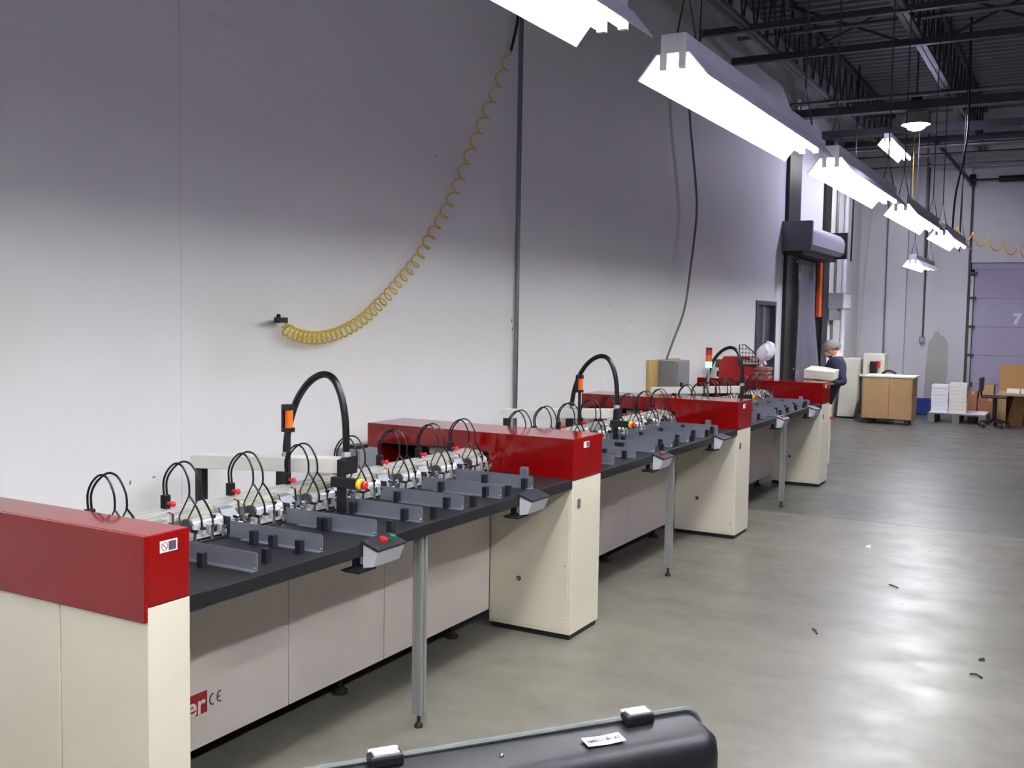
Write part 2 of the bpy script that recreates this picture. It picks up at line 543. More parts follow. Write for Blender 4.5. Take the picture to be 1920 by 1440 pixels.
# header: end plate + rounded roll cover
MB().box(-4.0, -3.55, 15.36, 15.44, 2.83, 3.27).build('header_end_plate', 'housing', d2, bevel=0.01)
rp = [(-4.0, 2.86), (-3.62, 2.86), (-3.56, 2.92)] + [(-3.72 + 0.17 * math.cos(a), 3.06 + 0.17 * math.sin(a)) for a in [math.radians(t) for t in range(0, 91, 15)]] + [(-4.0, 3.23)]
MB().prism(rp, 'y', 15.44, 17.75).build('header_cover', 'header_grey', d2, smooth=True)
MB().box(-4.0, -3.52, 17.75, 17.82, 2.83, 3.27).build('header_end_plate', 'black', d2)
MB().cyl((-3.62, 17.8, 2.98), (-3.62, 18.05, 2.98), 0.06).build('motor_shaft', 'black', d2)
MB().box(-4.0, -3.7, 15.44, 17.8, 2.78, 2.86).build('header_bottom', 'black', d2)
MB().box(-4.0, -3.95, 17.78, 17.98, 1.85, 2.78).build('orange_edge', 'orange', d2)
for i in range(7):
    MB().sphere((-3.943, 16.1, 2.7 - 0.28 * i), 0.018, 8, 5).build('bolt', 'chrome', d2)

def sheet(u, v):
    z = 2.74 - v * 2.55
    yr = 17.15 + 1.1 * max(0, v - 0.3) ** 1.3
    y = 15.95 + u * (yr - 15.95)
    x = -3.885 + 0.02 * math.sin(u * 16 + 2.2 * v) * (0.5 + 0.5 * v) + 0.018 * math.sin(u * 6 + 5 * v) + 0.16 * u * max(0, v - 0.35)
    return (x, y, z)
sh = MB().grid(sheet, 40, 24)
sh = sh.build('plastic_sheet', 'plastic_sheet', smooth=True)
sol = sh.modifiers.new('thickness', 'SOLIDIFY'); sol.thickness = 0.003
tag(sh, 'translucent grey plastic sheet hanging in the roll-up doorway', 'plastic sheet')

# dock door 7 in the far wall
d3 = MB().box(-1.92, 0.7, Y_FAR + 0.04, Y_FAR + 0.12, 2.82, 2.95).build('door_3', 'door_panel')
tag(d3, 'lavender grey sectional dock door marked 7', kind='structure')
for i in range(5):
    MB().box(-1.86, 0.64, Y_FAR + 0.05, Y_FAR + 0.1, 0.07 + i * 0.55 + 0.002, 0.62 + i * 0.55 - 0.002).build('door_section', 'door_panel', d3, bevel=0.004)
MB().box(-1.86, 0.64, Y_FAR + 0.03, Y_FAR + 0.1, 0.0, 0.07).build('bottom_seal', 'black', d3)
MB().box(-1.97, -1.93, Y_FAR - 0.02, Y_FAR + 0.1, 0.55, 4.4).build('door_track', 'steel_dark', d3)
MB().box(-1.925, -1.87, Y_FAR - 0.0, Y_FAR + 0.08, 0.1, 2.7).build('track_channel', 'alum_dull', d3)
for z in (0.62, 1.17, 1.72, 2.27, 2.75):
    MB().box(-1.95, -1.82, Y_FAR - 0.03, Y_FAR + 0.05, z - 0.025, z + 0.025).build('roller_hinge', 'steel_dark', d3)
MB().box(0.64, 0.7, Y_FAR - 0.02, Y_FAR + 0.1, 0, 4.4).build('door_track', 'steel_dark', d3)
sv = obj('door_number', text_mesh('door_number', '7', 0.27, 'lavender_white', 0.001, 0.06), d3)
sv.location = Vector((-1.09, Y_FAR + 0.047, 1.87)) - wloc(d3)
sv.rotation_euler = (math.pi / 2, 0, 0)
tag(sv, 'white numeral 7')
MB().cyl((-1.5, Y_FAR - 0.2, 4.5), (0.9, Y_FAR - 0.2, 4.5), 0.06, 12).build('torsion_spring', 'black', d3)
MB().cyl((-1.95, Y_FAR - 0.2, 4.5), (-1.5, Y_FAR - 0.2, 4.5), 0.02, 8).build('torsion_shaft', 'black', d3)
MB().cyl((-2.0, Y_FAR - 0.2, 4.5), (-1.9, Y_FAR - 0.2, 4.5), 0.11, 14).build('cable_drum', 'black', d3)
MB().cyl((-1.95, Y_FAR - 0.2, 4.42), (-2.4, Y_FAR - 2.2, 4.95), 0.035, 8).build('overhead_track', 'steel_dark', d3)

# conduits and boxes fixed to the walls
def pipe(name, pts, r, m, label, cat, group=None, n=8):
    o = MB().tube(pts, r, n).build(name, m, smooth=True)
    return tag(o, label, cat, group)

pipe('conduit', [(-3.975, 7.165, 0.25), (-3.975, 7.17, 5.0)], 0.017, 'conduit', 'grey metal conduit running up the white wall beside the yellow coil', 'conduit')
pipe('hanging_cable', smooth_path([(-3.92, 10.436, 1.352), (-3.92, 10.62, 1.54), (-3.9, 10.899, 1.894), (-3.9, 11.071, 2.379), (-3.9, 11.219, 2.991), (-3.9, 11.129, 3.402), (-3.9, 10.895, 4.072), (-3.9, 10.95, 4.6), (-3.9, 11.262, 5.03)]), 0.014, 'cable_grey', 'grey cable looping down the white wall into the grey switch box', 'cable')
swb = thing('switch_box', 'grey electrical switch box on a pine board behind the middle machine', 'switch box', (-3.95, 10.5, 1.0))
MB().box(-4.0, -3.97, 10.05, 11.0, 0.62, 1.345).build('backing_board', 'wood', swb)
MB().box(-3.97, -3.77, 10.34, 10.75, 0.78, 1.335).build('enclosure', 'grey_box', swb, bevel=0.006)
MB().box(-3.77, -3.762, 10.36, 10.73, 0.8, 1.31).build('cover', 'grey_box', swb)
MB().box(-3.762, -3.74, 10.44, 10.47, 1.0, 1.1).build('lever', 'black', swb)

dsc = thing('disconnect_box', 'light grey electrical box on the wall beyond the roll-up doorway', 'electrical box', (-3.9, 19.0, 2.0))
MB().box(-4.0, -3.74, 18.72, 19.4, 2.0, 2.29).build('enclosure', 'grey_box', dsc, bevel=0.006)
MB().box(-3.74, -3.73, 18.75, 19.37, 2.02, 2.27).build('cover', 'box_white', dsc)
MB().box(-3.98, -3.84, 18.72, 19.05, 1.8, 2.0).build('lower_box', 'grey_box', dsc)
pipe('conduit', [(-3.97, 18.95, 0.3), (-3.97, 18.95, 1.8)], 0.022, 'conduit', 'thin conduit dropping from the grey electrical box to the floor', 'conduit')
pipe('conduit', [(-3.97, 19.1, 2.29), (-3.97, 19.1, 5.0)], 0.022, 'conduit', 'thin conduit rising from the grey electrical box to the roof', 'conduit')
pipe('conduit', [(-3.95, 19.8, 0.1), (-3.95, 19.8, 5.0)], 0.04, 'lavender_white', 'white painted pipe on the wall near the far corner', 'pipe')
pipe('conduit', [(-2.745, Y_FAR - 0.03, 1.5), (-2.745, Y_FAR - 0.03, 4.9)], 0.02, 'conduit', 'grey conduit ending in an outlet on the far wall', 'conduit')
ob = thing('wall_outlet', 'small grey outlet box at the end of the far wall conduit', 'outlet', (-2.75, Y_FAR - 0.03, 1.4))
MB().box(-2.80, -2.69, Y_FAR - 0.08, Y_FAR, 1.38, 1.5).build('outlet_box', 'grey_box', ob, bevel=0.005)
MB().box(-2.78, -2.71, Y_FAR - 0.085, Y_FAR - 0.08, 1.4, 1.48).build('outlet_plate', 'alum_dull', ob)
pipe('pole', [(-3.46, 21.37, 1.1), (-3.46, 21.37, 4.2)], 0.011, 'steel_grey', 'thin dark pipe beside the pilaster on the far wall', 'pipe')

# ================================================================== LIGHT FIXTURES
def fixture(x, y, z, length, label, chain_top=Z_DECK):
    t = thing('fluorescent_fixture', label, 'light fixture', (x, y + length / 2, z), 'fluorescent strip lights')
    y1 = y + length
    MB().box(x - 0.055, x + 0.055, y, y1, z + 0.097, z + 0.18).build('housing', 'fixture_white', t, bevel=0.004)
    w = MB()
    for s in (-1, 1):
        w.prism([(x + s * 0.05, z + 0.1), (x + s * 0.075, z + 0.1), (x + s * 0.155, z + 0.0), (x + s * 0.15, z - 0.003), (x + s * 0.07, z + 0.095), (x + s * 0.05, z + 0.095)], 'y', y, y1)
    w.build('reflector', 'fixture_white', t)
    for s in (-1, 1):
        MB().cyl((x + s * 0.042, y + 0.03, z + 0.055), (x + s * 0.042, y1 - 0.03, z + 0.055), 0.019, 12).build('fluorescent_tube', 'tube_light', t, smooth=True)
        for yy in (y + 0.012, y1 - 0.012):
            MB().box(x + s * 0.042 - 0.016, x + s * 0.042 + 0.016, yy - 0.011, yy + 0.011, z + 0.035, z + 0.098).build('tube_socket', 'fixture_white', t)
    for yy in (y + 0.15, y1 - 0.15):
        c = MB()
        c.tube([(x - 0.05, yy, z + 0.165), (x, yy, z + 0.42), (x + 0.05, yy, z + 0.165)], 0.006, 5)
        c.tube([(x, yy, z + 0.41), (x, yy, chain_top)], 0.006, 5)
        c.build('hanging_chain', 'chain', t)
    return t

FX = -1.545
FZ = 2.803
names = ['fluorescent strip light nearest the viewer, cut by the top edge', 'second fluorescent strip light of the long row, its near end in full view',
         'third fluorescent strip light of the long row', 'fourth fluorescent strip light of the long row', 'farthest fluorescent strip light of the long row']
for i, nm in enumerate(names):
    fixture(FX, 1.04 + 3.05 * i, FZ, 2.44, nm)
fixture(FX, 1.04 - 3.05, FZ, 2.44, 'fluorescent strip light of the long row above and behind the viewer')
for i, nm in enumerate(('strip light of the aisle row behind the viewer', 'strip light of the aisle row above the viewer', 'strip light of the aisle row ahead of the viewer, right of the picture')):
    fixture(0.2, -3.6 + 3.05 * i, FZ, 2.44, nm)
fixture(-2.35, 16.9, 2.66, 2.2, 'low fluorescent strip light hanging alone near the far wall', 5.0)
fixture(-2.88, 17.4, 4.64, 2.1, 'high fluorescent strip light up among the roof joists')

def highbay(x, y, z, label):
    t = thing('high_bay_lamp', label, 'lamp', (x, y, z), 'high bay lamps')
    MB().lathe([(0.20, 0.0), (0.205, 0.004), (0.17, 0.12), (0.10, 0.24), (0.075, 0.27), (0.07, 0.265), (0.095, 0.235), (0.165, 0.118), (0.198, 0.004)], (x, y, z), n=28, cap=False).build('reflector', 'alum', t, smooth=True)
    MB().lathe([(0.0, -0.085), (0.06, -0.078), (0.115, -0.055), (0.155, -0.015), (0.175, 0.03), (0.0, 0.035)], (x, y, z), n=28).build('lens', 'bay_light', t, smooth=True)
    MB().cyl((x, y, z + 0.27), (x, y, z + 0.42), 0.08, 16).build('ballast', 'steel_dark', t)
    MB().cyl((x, y, z + 0.42), (x, y, Z_DECK), 0.012, 8).build('stem', 'chain', t)
    return t
highbay(-2.30, 16.25, 4.71, 'round high bay lamp glowing violet white under the roof')
for hx, hy, lb in ((2.6, -2.5, 'high bay lamp over the open floor behind the viewer'), (2.6, 4.5, 'high bay lamp over the open floor abreast of the viewer')):
    highbay(hx, hy, 4.9, lb)

# ================================================================== COLLATING MACHINES
XF = -2.40        # front face of columns and table edge
XP = -2.92        # cream base panels
PITCH = 3.06
MY0 = 2.311       # near end of the first machine
ZT = 0.905        # table top

# ---- near end cabinet
endc = thing('end_cabinet', 'cream end cabinet with a red hood at the lower left, nearest the viewer', 'cabinet', (-3.1, 2.16, 0))
MB().box(-2.802, XF, 2.08, 2.245, 0.02, 0.905).build('side_panel', 'cream', endc, bevel=0.003)
MB().box(-3.8, -2.808, 2.08, 2.245, 0.02, 0.905).build('side_panel', 'cream', endc, bevel=0.003)
MB().box(-3.8, -2.402, 2.09, 2.245, 0.905, 1.12).build('hood_body', 'red', endc)
hd = MB().box(-3.8, XF + 0.002, 2.0795, 2.243, 0.907, 1.124)
hd = hd.build('red_hood', 'red', endc, bevel=0.004)
MB().box(-3.8, XF + 0.002, 2.066, 2.0793, 0.862, 1.124).build('hood_face', 'red', endc, bevel=0.002)
st = MB().box(XF + 0.002, XF + 0.0035, 2.125, 2.192, 1.064, 1.1).build('warning_sticker', 'paper', endc)
tag(st, 'small white warning sticker')
stp = MB().box(XF + 0.0034, XF + 0.0042, 2.158, 2.187, 1.068, 1.096)
stp.build('picture_field', 'label_ink', st)
rg = MB().tube([(XF + 0.0042, 2.142 + 0.012 * math.cos(a), 1.083 + 0.012 * math.sin(a)) for a in [2 * math.pi * i / 16 for i in range(17)]], 0.0012, 4)
rg.tube([(XF + 0.0042, 2.134, 1.091), (XF + 0.0042, 2.150, 1.075)], 0.0012, 4)
rg.build('prohibition_mark', 'knob_red', st)
MB().box(-3.7, -2.45, 2.1, 2.23, 0.0, 0.02).build('plinth', 'black', endc)
MB().box(-3.52, XF, 2.245, 2.31, 0.852, 0.905).build('table_end', 'black_top', endc)
MB().box(XP - 0.03, XP, 2.245, 2.31, 0.1, 0.85).build('filler_panel', 'panel_cream', endc)
MB().box(-3.09, -3.005, 2.245, 2.31, 0.955, 1.02).build('rail_end', 'alum', endc)

# ---- one machine, built once and copied
def make_machine():
    root = thing('collating_machine', 'x', 'machine', (-3.1, 3.6, 0), 'collating machines in a row')
    y0, y1 = MY0, 4.99
    # table
    MB().box(-3.52, XF, y0, y1 + 0.0, 0.852, ZT).build('table_top', 'black_top', root, bevel=0.004)
    # base panels
    edges = [y0 + 0.004, 3.285, 3.974, y1]
    for a, b in zip(edges[:-1], edges[1:]):
        MB().box(XP - 0.03, XP, a + 0.0025, b - 0.0025, 0.1, 0.85).build('base_panel', 'panel_cream', root, bevel=0.0015)
    MB().box(-3.7, -3.67, y0, y1, 0.06, 0.85).build('light_stop_panel', 'panel_cream', root)  # unseen panel added to stop light leaking in under the machine
    MB().box(-3.67, XP - 0.03, y0, y1, 0.12, 0.14).build('dark_gap_tray', 'black', root)  # black tray added so the gap below the base panels stays dark
    # levelling feet
    foot = MB()
    foot.cyl((0, 0, 0.012), (0, 0, 0.13), 0.012, 10); foot.lathe([(0.04, 0), (0.04, 0.012), (0.018, 0.03)], (0, 0, 0), n=14)
    foot = foot.mesh('levelling_foot', 'black', smooth=True)
    for fx, fy in ((-2.99, 3.72), (-2.99, 2.6), (-2.99, 4.7), (-3.6, 2.6), (-3.6, 3.72), (-3.6, 4.7)):
        obj('levelling_foot', foot, root, (fx, fy, 0))
    # slotted aluminium front leg
    lx, ly = -2.445, 3.585
    lg = MB()
    h = 0.0225
    for sx in (-1, 1):
        for sy in (-1, 1):
            lg.box(lx + sx * h - 0.014 * (sx > 0), lx + sx * h + 0.014 * (sx < 0), ly + sy * h - 0.014 * (sy > 0), ly + sy * h + 0.014 * (sy < 0), 0.06, 0.852)
    lg.box(lx - 0.014, lx + 0.014, ly - 0.014, ly + 0.014, 0.06, 0.852)
    lgo = lg.build('table_leg', 'alum_dull', root)
    ft = MB(); ft.cyl((lx, ly, 0.01), (lx, ly, 0.06), 0.008, 8); ft.lathe([(0.02, 0), (0.02, 0.01), (0.01, 0.022)], (lx, ly, 0), n=12)
    ft.build('leg_foot', 'black', lgo, smooth=True)
    # aluminium feeder rail
    ra = MB()
    ra.box(-3.09, -3.005, y0, y1 + 0.37, 0.955, 1.012)
    ra.box(-3.09, -3.068, y0, y1 + 0.36, 1.012, 1.028); ra.box(-3.058, -3.036, y0, y1 + 0.36, 1.012, 1.026); ra.box(-3.026, -3.005, y0, y1 + 0.36, 1.012, 1.022)
    rail = ra.build('feeder_rail', 'alum', root)
    MB().box(-3.005, -2.998, y0, y1 + 0.36, 0.99, 1.008).build('rail_strip', 'olive_strip', rail)
    for yy in (2.45, 3.1, 3.8, 4.5):
        MB().box(-3.08, -3.02, yy, yy + 0.06, ZT, 0.955).build('rail_support', 'grey_box', rail)
    # ---- feeder stations (origin at x=-3.0, y=station, z=0)
    OX = -3.0
    def L(x, y, z): return (x - OX, y, z)
    con = MB().box(-0.095, -0.068, 0.015, 0.045, 1.0, 1.08).mesh('hose_connector', 'rubber', bevel=0.003)
    knob = MB().cyl((-0.07, 0.03, 1.047), (-0.045, 0.03, 1.047), 0.007, 10).sphere((-0.04, 0.03, 1.047), 0.012, 10, 6).mesh('red_knob', 'knob_red', smooth=True)
    hA0 = Vector(L(-3.083, 0.025, 1.07)); kA = Vector(L(-2.972, 0.046, 1.083)); eA = Vector(L(-2.932, 0.075, 0.962))
    hB0 = Vector(L(-3.078, 0.036, 1.07)); kB = Vector(L(-2.952, 0.082, 1.083)); eB = Vector(L(-2.932, 0.132, 0.96))
    def hoop(p, k, top):
        w = p.lerp(k, 0.4); 
        pts = [p, p + Vector((-0.004, 0, 0.06)), p.lerp(k, 0.14) + Vector((0, 0, 0.105)), p.lerp(k, 0.45) + Vector((0, 0, top - 1.075)), p.lerp(k, 0.75) + Vector((0, 0, top - 1.075 - 0.014)), p.lerp(k, 0.95) + Vector((0.004, 0, 0.065)), k + Vector((0.003, 0, 0.02)), k]
        return smooth_path(pts, 5)
    hose = MB()
    hose.tube(hoop(hA0, kA, 1.205), 0.0042, 7); hose.tube(hoop(hB0, kB, 1.21), 0.0042, 7)
    hose.tube(smooth_path([kA + Vector((0, 0, 0.004)), kA.lerp(eA, 0.35) + Vector((0.008, 0, 0.012)), kA.lerp(eA, 0.75) + Vector((0.012, 0, 0.006)), eA + Vector((0, 0, -0.015))], 5), 0.0042, 7)
    hose.tube(smooth_path([kB + Vector((0, 0, 0.004)), kB.lerp(eB, 0.35) + Vector((0.008, 0, 0.012)), kB.lerp(eB, 0.75) + Vector((0.012, 0, 0.006)), eB + Vector((0, 0, -0.015))], 5), 0.0042, 7)
    hose.tube([kA, Vector(L(-3.0, 0.01, 0.985))], 0.003, 6); hose.tube([kB, Vector(L(-2.985, 0.05, 0.985))], 0.003, 6)
    hose = hose.mesh('air_hose', 'rubber', smooth=True)
    rol = MB().lathe([(0.03, 0.03), (0.03, 0.19)], (0.036, 0, 0.967), 'y', 18)
    rol = rol.mesh('vacuum_drum', 'drum_white', smooth=True)
    lug = MB().box(0.05, 0.064, 0.135, 0.15, 0.985, 0.998).mesh('drum_lug', 'navy_black')
    brk = MB().prism([(-0.02, 0.93), (0.055, 0.93), (0.06, 0.965), (0.03, 1.005), (-0.02, 1.012)], 'y', 0.205, 0.285).mesh('drive_bracket', 'bracket_grey', bevel=0.003)
    lev = MB().hexa([(0.0, -0.035, 0.94), (0.03, -0.035, 0.94), (0.03, -0.025, 0.94), (0.0, -0.025, 0.94)], [(-0.02, -0.02, 1.025), (0.005, -0.02, 1.02), (0.005, -0.008, 1.02), (-0.02, -0.008, 1.025)]).hexa([(0.01, 0.0, 0.94), (0.035, 0.0, 0.94), (0.035, 0.01, 0.94), (0.01, 0.01, 0.94)], [(-0.005, 0.008, 1.01), (0.012, 0.008, 1.005), (0.012, 0.016, 1.005), (-0.005, 0.016, 1.01)]).mesh('clamp_lever', 'chrome')
    bar = MB().box(0.06, 0.078, -0.02, 0.3, 0.922, 0.936)
    for yy in (0.0, 0.06, 0.095, 0.15, 0.2, 0.26):
        bar.box(0.056, 0.086, yy, yy + 0.018, 0.936, 0.952 + 0.012 * ((yy * 100) % 2))
    bar.cyl((0.07, 0.03, 0.915), (0.07, 0.03, 0.975), 0.006, 8).cyl((0.07, 0.12, 0.915), (0.07, 0.12, 0.97), 0.006, 8).cyl((0.082, 0.22, 0.91), (0.082, 0.22, 0.965), 0.007, 8)
    bar = bar.mesh('sucker_bar', 'alum', bevel=0.0)
    grp = MB()
    for yy, hh in ((-0.045, 0.05), (0.018, 0.035), (0.108, 0.04), (0.165, 0.03), (0.238, 0.055), (0.29, 0.035)):
        grp.cyl((0.088, yy, 0.915), (0.088, yy, 0.925 + hh), 0.0065, 6)
        grp.box(0.078, 0.098, yy - 0.009, yy + 0.009, 0.92 + hh, 0.93 + hh)
    grp.hexa([(0.03, 0.2, 0.94), (0.06, 0.2, 0.94), (0.06, 0.206, 0.94), (0.03, 0.206, 0.94)], [(0.0, 0.196, 1.02), (0.03, 0.196, 1.015), (0.03, 0.202, 1.015), (0.0, 0.202, 1.02)])
    grp = grp.mesh('gripper', 'chrome')
    blkd = MB().box(0.03, 0.09, 0.195, 0.203, 0.915, 0.985).mesh('spacer_plate', 'black')
    dcap = MB().lathe([(0.031, 0.022), (0.031, 0.034)], (0.036, 0, 0.967), 'y', 16).mesh('drum_ring', 'steel_dark', smooth=True)
    fit = MB()
    for yy in (0.075, 0.132):
        fit.box(0.058, 0.08, yy - 0.008, yy + 0.008, 0.936, 0.962)
    fit.box(0.04, 0.062, 0.03, 0.19, 0.918, 0.934).box(0.03, 0.07, -0.05, -0.03, 0.91, 0.955)
    fit = fit.mesh('hose_fitting', 'black')
    ball = MB().sphere((0.066, 0.035, 0.917), 0.012, 10, 6).sphere((0.07, 0.2, 0.916), 0.009, 8, 5).mesh('locating_ball', 'chrome', smooth=True)
    base = MB().box(-0.015, 0.07, -0.06, 0.285, ZT, 0.913).box(-0.015, 0.03, -0.06, 0.285, 0.913, 0.94).mesh('feeder_unit', 'steel_dark')
    for k in range(8):
        yk = 2.385 + 0.346 * k
        if k == 7: yk -= 0.03
        b = obj('feeder_unit', base, root, (OX, yk, 0))
        for nm, me in (('hose_connector', con), ('red_knob', knob), ('air_hose', hose), ('vacuum_drum', rol), ('drum_lug', lug), ('drive_bracket', brk), ('clamp_lever', lev), ('sucker_bar', bar), ('hose_fitting', fit), ('locating_ball', ball), ('gripper', grp), ('spacer_plate', blkd), ('drum_ring', dcap)):
            if k == 7 and nm in ('drive_bracket', 'spacer_plate'): continue
            o = bpy.data.objects.new(nm, me); COL.objects.link(o); o.parent = b
            if nm in ('gripper', 'clamp_lever', 'hose_fitting', 'locating_ball'): o['kind'] = 'stuff'
    # ---- side guides (angle plates) and stop blocks on the table
    g = MB()
    g.prism([(-2.915, ZT), (-2.44, ZT), (-2.44, ZT + 0.058), (-2.448, ZT + 0.064), (-2.80, ZT + 0.064), (-2.915, ZT + 0.064)], 'y', 0.0, 0.003)
    g.box(-2.83, -2.44, -0.028, 0.0, ZT, ZT + 0.003)
    g = g.mesh('side_guide', 'fence')
    screw = MB().sphere((-2.445, -0.006, ZT + 0.01), 0.005, 8, 5).mesh('guide_screw', 'chrome', smooth=True)
    blk = MB().box(-0.013, 0.013, -0.013, 0.013, 0, 0.052).mesh('stop_block', 'navy_black', bevel=0.002)
    fys = [2.585, 2.93, 3.262, 3.59, 3.925, 4.275, 4.6]
    blocks = [[(-2.64, -0.06)], [(-2.74, -0.045), (-2.63, -0.06), (-2.49, -0.07), (-2.50, -0.235)], [(-2.70, -0.03), (-2.665, -0.03), (-2.42, 0.07)], [(-2.80, -0.02), (-2.52, -0.02), (-2.44, 0.09)], [(-2.80, -0.02), (-2.52, -0.02), (-2.44, 0.085)], [(-2.78, -0.02), (-2.52, -0.02), (-2.445, 0.075)], [(-2.72, -0.02), (-2.48, -0.02), (-2.66, 0.13)]]
    for k, fy in enumerate(fys):
        go = obj('side_guide', g, root, (0, fy, 0))
        so = bpy.data.objects.new('guide_screw', screw); COL.objects.link(so); so.parent = go
        for bx, dy in blocks[k]:
            obj('stop_block', blk, root, (bx, fy + dy, ZT))
    MB().box(-2.585, -2.545, 4.72, 4.75, ZT, ZT + 0.085).build('guide_post', 'fence', root, bevel=0.002)
    MB().box(-2.58, -2.55, 4.751, 4.78, ZT, ZT + 0.06).build('stop_block', 'navy_black', root)
    # ---- operator boxes on the table edge
    for k, cy in enumerate((3.12, 4.38)):
        h0 = cy; h1 = cy + 0.18
        bx = MB().prism([(XF + 0.002, 0.806), (XF + 0.05, 0.816), (XF + 0.075, 0.878), (XF + 0.002, 0.902)], 'y', h0, h1)
        bo = bx.build('operator_box', 'box_white', root, bevel=0.004)
        dx = Vector((0.073, 0, -0.024)).normalized()
        nrm = Vector((0.024, 0, 0.073)).normalized()
        def lid(x): return Vector((XF + 0.002, 0, 0.9035)) + dx * x
        p = [lid(0.0), lid(0.079), lid(0.079) + nrm * 0.01, lid(-0.012) + nrm * 0.01, lid(-0.012) + nrm * 0.006]
        MB().prism([(q.x, q.z) for q in p], 'y', h0 - 0.004, h1 + 0.004).build('lid', 'dark_lid', bo)
        if k == 0:
            for yy, m, nm in ((h0 + 0.09, 'knob_red', 'red_button'), (h0 + 0.15, 'knob_green', 'green_button')):
                c = lid(0.03) + nrm * 0.008
                MB().cyl((c.x, yy, c.z), (c.x + nrm.x * 0.014, yy, c.z + nrm.z * 0.014), 0.017 if 'red' in nm else 0.012, 12).build(nm, m, bo, smooth=True)
        for yy in (h0 + 0.012, h1 - 0.012):
            for xx in (0.004, 0.062):
                c = lid(xx) + nrm * 0.009
                MB().sphere((c.x, yy, c.z), 0.004, 8, 5).build('lid_screw', 'chrome', bo)
        hk = MB().box(XF - 0.04, XF - 0.02, h0 - 0.012, h0 + 0.012, 0.812, 0.852).box(XF - 0.045, XF + 0.03, h0 - 0.06, h0 + 0.05, 0.8, 0.807).box(XF - 0.045, XF - 0.0, h0 - 0.075, h0 - 0.0, 0.807, 0.812)
        hk.build('table_clamp', 'black', root)
    # ---- cable duct across the machine with its posts and the flexible hose
    dy = 3.56
    dm = MB().hexa([(-3.80, dy, 1.022), (-2.862, dy, 1.078), (-2.862, dy + 0.1, 1.078), (-3.80, dy + 0.1, 1.022)], [(-3.80, dy, 1.087), (-2.862, dy, 1.145), (-2.862, dy + 0.1, 1.145), (-3.80, dy + 0.1, 1.087)])
    duct = dm.build('cable_duct', 'duct_white', root, bevel=0.003)
    MB().box(-2.862, -2.85, dy - 0.004, dy + 0.104, 1.072, 1.15).build('duct_cap', 'black', duct)
    for (px, zt) in ((-3.765, 1.03), (-3.24, 1.055)):
        MB().box(px - 0.022, px + 0.022, dy + 0.02, dy + 0.06, 0.0 if px < -3.6 else ZT, zt).build('duct_post', 'black', duct)
    MB().box(-2.868, -2.838, dy - 0.02, dy + 0.012, ZT, 1.145).build('control_post', 'black', root, bevel=0.002)
    cb = MB().box(-2.88, -2.735, dy - 0.05, dy - 0.012, 1.025, 1.07).build('emergency_stop_bar', 'black', root, bevel=0.004)
    MB().lathe([(0.026, 0.0), (0.026, 0.012), (0.022, 0.016)], (-2.735, dy - 0.031, 1.047), 'x', 18).build('yellow_collar', 'yellow', cb, smooth=True)
    MB().lathe([(0.008, 0.016), (0.008, 0.022), (0.018, 0.025), (0.019, 0.036), (0.013, 0.041)], (-2.735, dy - 0.031, 1.047), 'x', 16).build('stop_button', 'knob_red', cb, smooth=True)
    hp = [(-3.225, dy + 0.05, 1.125), (-3.225, dy + 0.05, 1.18), (-3.205, dy + 0.05, 1.28), (-3.16, dy + 0.05, 1.39), (-3.09, dy + 0.05, 1.475), (-3.01, dy + 0.05, 1.515), (-2.945, dy + 0.05, 1.497), (-2.90, dy + 0.05, 1.42), (-2.878, dy + 0.05, 1.32), (-2.872, dy + 0.05, 1.22), (-2.872, dy + 0.05, 1.14)]
    ho = MB().tube(smooth_path(hp, 6), 0.0165, 12).build('flexible_hose', 'rubber', root, smooth=True)
    MB().lathe([(0.022, 0), (0.022, 0.018), (0.018, 0.03)], (-3.225, dy + 0.05, 1.115), n=14).build('hose_gland', 'alum_dull', ho, smooth=True)
    MB().lathe([(0.022, 0), (0.022, 0.018), (0.018, 0.03)], (-2.872, dy + 0.05, 1.142), n=14).build('hose_gland', 'alum_dull', ho, smooth=True)
    # grey valve box beside the rear leg of the bridge
    vb = MB().box(-3.80, -3.62, 4.68, 4.86, 0.85, 1.0).build('valve_box', 'grey_box', root, bevel=0.004)
    MB().box(-3.75, -3.67, 4.72, 4.82, 1.0, 1.02).build('valve_cap', 'black', vb)
    # paper trays seen under the bridge
    MB().box(-3.42, -3.1, 5.1, 5.3, 0.955, 0.99).build('paper_tray', 'duct_white', root)
    MB().box(-3.72, -3.10, 5.31, 5.34, 0.88, 1.01).build('dark_inside_plate', 'black', root)  # added black plate, paints the dark inside of the bridge opening
    # ---- column and red bridge at the far end
    c0, c1 = 4.99, 5.365
    col = MB().box(XP, XF, c0, c1, 0.03, 0.893).build('column', 'cream', root, bevel=0.004)
    MB().box(XP + 0.012, XF - 0.016, c0 - 0.004, c0, 0.05, 0.84).build('column_door', 'cream', col, bevel=0.002)
    MB().box(XP + 0.01, XF - 0.01, c0 + 0.012, c1 - 0.012, 0.0, 0.03).build('plinth', 'black', col)
    kn = MB().lathe([(0.014, 0.0), (0.014, -0.006), (0.009, -0.014)], (-2.724, c0 - 0.004, 0.31), 'y', 14)
    kn.build('door_lock', 'black', col, smooth=True)
    MB().sphere((-2.724, c0 - 0.017, 0.31), 0.006, 8, 5).build('lock_barrel', 'chrome', col)
    for z in (0.42, 0.12):
        MB().sphere((-2.435, c0 - 0.004, z), 0.006, 8, 5).build('hinge_pin', 'alum_dull', col)
    sw = MB().box(XF, XF + 0.006, 5.055, 5.085, 0.735, 0.785).build('rocker_switch', 'steel_grey', col)
    # bridge: hood over the column + thin beam + rear leg
    poly = [(-2.935, 0.897), (XF + 0.004, 0.897), (XF + 0.004, 1.126), (-3.80, 1.126), (-3.80, 0.87), (-3.722, 0.87), (-3.722, 1.018), (-2.935, 1.018)]
